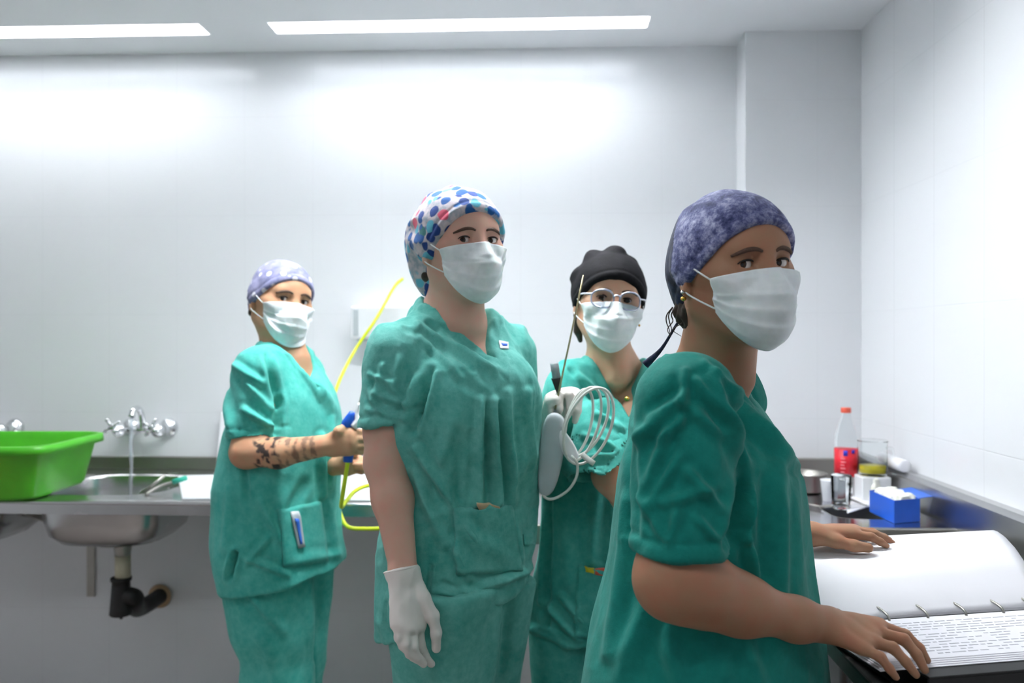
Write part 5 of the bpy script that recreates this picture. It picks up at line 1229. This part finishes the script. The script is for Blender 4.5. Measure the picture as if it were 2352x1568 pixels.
def build_binder():
    # desk
    ZD = 0.915
    t = empty('side_table', tuple(np.array([.85, 1.5, 0])), 'dark topped side table under the open binder', 'table')
    bevel(MB().box((.475, 1.02, ZD - .03), (1.10, 1.75, ZD)).build('table_top', M['steel_dark'], t, room=True), .004)
    for xx, yy in ((.50, 1.06), (1.06, 1.06), (.50, 1.71), (1.06, 1.71)): MB().tube([(xx, yy, 0), (xx, yy, ZD - .028)], .016, 14).build('leg', M['steel_dark'], t, room=True, smooth=True)
    # binder
    be = math.radians(12.4); e1 = np.array([math.cos(be), math.sin(be), 0]); e2 = np.array([-math.sin(be), math.cos(be), 0]); O = P(1878, 1441, 1.266); O = np.array([O[0], O[1], ZD])
    L = .44
    def pt(s, v, h): return O + e1 * s + e2 * v + np.array([0, 0, h])
    r = empty('binder', tuple(pt(L/2, 0, 0)), 'open black ring binder full of white printed pages on the side table', 'binder')
    def slab(mb, s0, s1, v0, v1, h0, h1): mb.add([pt(s0,v0,h0), pt(s1,v0,h0), pt(s1,v1,h0), pt(s0,v1,h0), pt(s0,v0,h1), pt(s1,v0,h1), pt(s1,v1,h1), pt(s0,v1,h1)], MB().box((0,0,0),(1,1,1)).F)
    mb = MB(); slab(mb, .055, L + .02, -.185, .30, .002, .006); slab(mb, .055, L + .02, -.185, -.035, .040, .044); slab(mb, .055, L + .02, -.185, -.181, .006, .040)
    bevel(mb.build('cover', M['black'], r), .001)
    mb = MB()
    for i in range(5): slab(mb, .004*i + .0, L - .003*i, -.158 + .004*i, .012, .0445 + .0012*i, .0455 + .0012*i)
    pg = mb.build('page', M['page'], r); pg['label'] = 'printed near page'
    # print lines on the near page
    mb = MB(); rnd = random.Random(8)
    for k in range(13):
        v = -.128 + .0098 * k; s = .10
        while s < L - .03:
            w_ = rnd.uniform(.006, .022); 
            if rnd.random() < .8: slab(mb, s, s + w_, v, v + .0022, .0504, .0506)
            s += w_ + .004
    mb.build('print_lines', M['print'], pg)
    # ring mechanism
    rg = MB(); slab(rg, .03, L - .02, .020, .050, .040, .046); rb = rg.build('ring_rail', M['steel'], r)
    for s in (.06, .13, .20, .27, .34, .40):
        MB().tube([pt(s, .006, .048), pt(s, .012, .057), pt(s, .035, .061), pt(s, .058, .057), pt(s, .064, .046)], .0022, 8, smooth=5).build('ring', M['steel_dark'], r, True)
    # far pages, lifted in an arch
    prof_v = [.022, .05, .09, .14, .19, .225, .25]; prof_h = [.052, .074, .098, .116, .125, .126, .123]
    for q in range(4):
        nv, nu = 26, 22; V = []
        for j in range(nv + 1):
            f = j / nv; v = .022 + (.224 - .004*q) * f; h = np.interp(v, prof_v, prof_h)
            h = h - .004 * q * (0.3 + f)
            for i in range(nu + 1):
                u_ = i / nu; s = .003 - .010*f + (L - .01 + .105*f) * u_ - .005 * q * (u_ - .5) * f
                k_ = min(1, u_ * 1.5 + .1); hh = .047 + (h - .047) * (0.72 + 0.28 * k_ * k_ * (3 - 2 * k_))
                hh = hh - .004 * (1 - u_) ** 2 * f
                V.append(pt(s, v, max(.047 - .0014 * q, hh)))
        o = mesh_obj('page', V, np.array([(j*(nu+1)+i, j*(nu+1)+i+1, (j+1)*(nu+1)+i+1, (j+1)*(nu+1)+i) for j in range(nv) for i in range(nu)]), M['paper'], r)
        so = o.modifiers.new('t', 'SOLIDIFY'); so.thickness = .0012
    mb = MB(); slab(mb, .01, L, .06, .24, .0065, .060); o = mb.build('page_block', M['paper'], r)

M['mirror_steel'] = metal('polished_steel', (205, 205, 210), 0.16, False)
M['blue_print'] = plain('blue_print', (40, 50, 190), .5); M['pink_print'] = plain('pink_print', (240, 130, 140), .5); M['print'] = plain('grey_print', (176, 178, 186), .8)
M['jar_glass'] = glassy('jar_glass', (250, 252, 252), .04, 1.06)
M['page'] = plain('printed_page', (236, 236, 242), .75, var=.01)

def build_held_things():
    # air gun and hose
    t = empty('air_gun', tuple(P(805, 1000, 2.0)), 'blue and white air gun gripped by the woman at the sink', 'air gun')
    MB().tube([P(799, 984, 2.008), P(803, 1010, 2.012), P(799, 1060, 2.014)], [.013, .014, .012], 16, smooth=4).build('grip', M['blue_plastic'], t, True)
    MB().tube([P(796, 982, 2.0), P(801, 968, 1.995), P(809, 946, 1.99)], [.016, .015, .007], 16, smooth=4).build('head', M['blue_plastic'], t, True)
    MB().tube([P(812, 980, 1.99), P(822, 966, 1.99), P(820, 948, 1.99), P(826, 925, 1.99)], [.010, .009, .005, .004], 12, smooth=4).build('white_nozzle', M['white_plastic'], t, True)
    MB().tube([P(824, 930, 1.99), P(830, 905, 2.0), P(840, 890, 2.02)], .0014, 8, smooth=4).build('needle', M['steel_dark'], t, True)
    hose = [P(799, 1058, 2.014), P(795, 1085, 2.03), P(788, 1130, 2.05), P(784, 1163, 2.08), P(796, 1150, 2.13), P(815, 1128, 2.20), P(845, 1115, 2.26), P(900, 1108, 2.34), P(960, 1150, 2.36), P(930, 1200, 2.36), P(880, 1212, 2.33), P(840, 1214, 2.28), P(800, 1210, 2.26), P(784, 1185, 2.34),
            P(776, 1150, 2.37), P(768, 1090, 2.42), P(758, 990, 2.52), P(770, 900, 2.66), P(812, 810, 2.80), P(864, 732, 2.84), P(905, 660, 2.95), P(925, 640, 2.985)]
    o = MB().tube(hose, .0056, 12, smooth=10).build('air_hose', M['yellow_hose'], None, True); tag(o, 'neon yellow air hose looping from the air gun up to the wall', 'hose')
    # handpiece, cable coil and rod
    t = empty('cable_instrument', tuple(P(1290, 960, 1.74)), 'grey handpiece with its coiled white cable held in the gloved hand', 'instrument')
    z = 1.735; poly = [(1254, 952), (1290, 956), (1300, 985), (1292, 1050), (1280, 1100), (1268, 1128), (1250, 1134), (1238, 1122), (1237, 1075), (1243, 1010)]
    def slab_px(name, poly, z, th, m, lean=0.0):
        n = len(poly); c_ = np.mean(poly, 0); poly = [tuple(c_ + (np.array(p) - c_) * 1.10) for p in poly]; c = np.mean(poly, 0); V = []
        for dz, s in ((-th, .86), (-th*.55, 1), (th*.55, 1), (th, .86)):
            for x, y in poly: x2, y2 = c + (np.array([x, y]) - c) * s; V.append(P(x2, y2, z + lean * (y2 - poly[0][1])) + [0, dz, 0])
        Fc = [(k*n+i, k*n+(i+1) % n, (k+1)*n+(i+1) % n, (k+1)*n+i) for k in range(3) for i in range(n)] + [tuple(range(n))[::-1], tuple(3*n+i for i in range(n))]
        o = mesh_obj(name, V, Fc, m, t, True); s_ = o.modifiers.new('s', 'SUBSURF'); s_.levels = s_.render_levels = 2 if n > 4 else 0; return o
    slab_px('handpiece', poly, z, .013, M['pale_grey_plastic'])
    slab_px('connector', [(1284, 985), (1298, 990), (1318, 1020), (1332, 1048), (1318, 1062), (1300, 1052), (1284, 1020)], 1.73, .010, M['white_plastic'])
    slab_px('black_joint', [(1280, 962), (1302, 958), (1304, 985), (1298, 1000), (1284, 990)], 1.745, .010, M['black_rubber'])
    slab_px('grey_tip', [(1264, 836), (1282, 834), (1287, 866), (1270, 870)], 1.76, .008, M['grey_plastic'])
    slab_px('black_tip', [(1267, 870), (1291, 866), (1287, 896), (1279, 902)], 1.76, .007, M['black_rubber'])
    MB().tube([P(1284, 898, 1.765), P(1278, 920, 1.765), P(1272, 955, 1.75)], .005, 10).build('stem', M['grey_plastic'], t, True)
    # cable: three and a half turns of a hanging coil, then down to the handpiece
    pts = []; rnd = random.Random(5)
    top = (1318, 892)
    for k in range(4):
        cx, cy, rx, ry, tl = [(1352, 978, 50, 92, .38), (1338, 974, 36, 88, .30), (1345, 968, 44, 84, .42), (1330, 970, 28, 78, .22)][k]
        for i in range(14):
            a = 2 * math.pi * i / 14 + 2.0; x = rx * math.cos(a); y = ry * math.sin(a)
            X = cx + x * math.cos(tl) + y * math.sin(tl) * -1; Y = cy + x * math.sin(tl) + y * math.cos(tl)
            pts.append(P(X, Y, 1.700 + .008 * k + .012 * math.sin(a) + .006 * (i / 14)))
    pts += [P(1316, 1050, 1.70), P(1326, 1066, 1.705), P(1324, 1095, 1.71), P(1308, 1122, 1.715), P(1284, 1140, 1.72), P(1262, 1146, 1.725), P(1248, 1138, 1.73), P(1246, 1126, 1.733)]
    MB().tube(pts, .0030, 10, smooth=5).build('cable', M['cable'], t, True)
    MB().tube([P(1338, 1044, 1.70), P(1352, 1056, 1.695), P(1364, 1064, 1.69)], .0062, 10).build('plug', M['cable'], t, True)
    o = MB().tube([P(1340, 632, 1.745), P(1328, 690, 1.745), P(1305, 800, 1.745), P(1287, 882, 1.745), P(1275, 940, 1.745)], [.0016, .0018, .002, .0022, .0022], 8).build('thin_rod', M['rod'], None, True)
    tag(o, 'long thin brass-coloured rod rising from the gloved hand past the black cap', 'rod')
M['rod'] = metal('dull_brass', (176, 166, 132), .4, False)
import time as _t
_t0 = _t.time()
build_room(); _s = build_sink_counter(); build_left_things(_s); build_right_counter(); build_right_things(); build_binder(); build_held_things()
print('room', _t.time() - _t0)
for _f in (front_woman, tall_woman, sink_woman, glasses_woman):
    _f(); print(_f.__name__, round(_t.time() - _t0, 1))
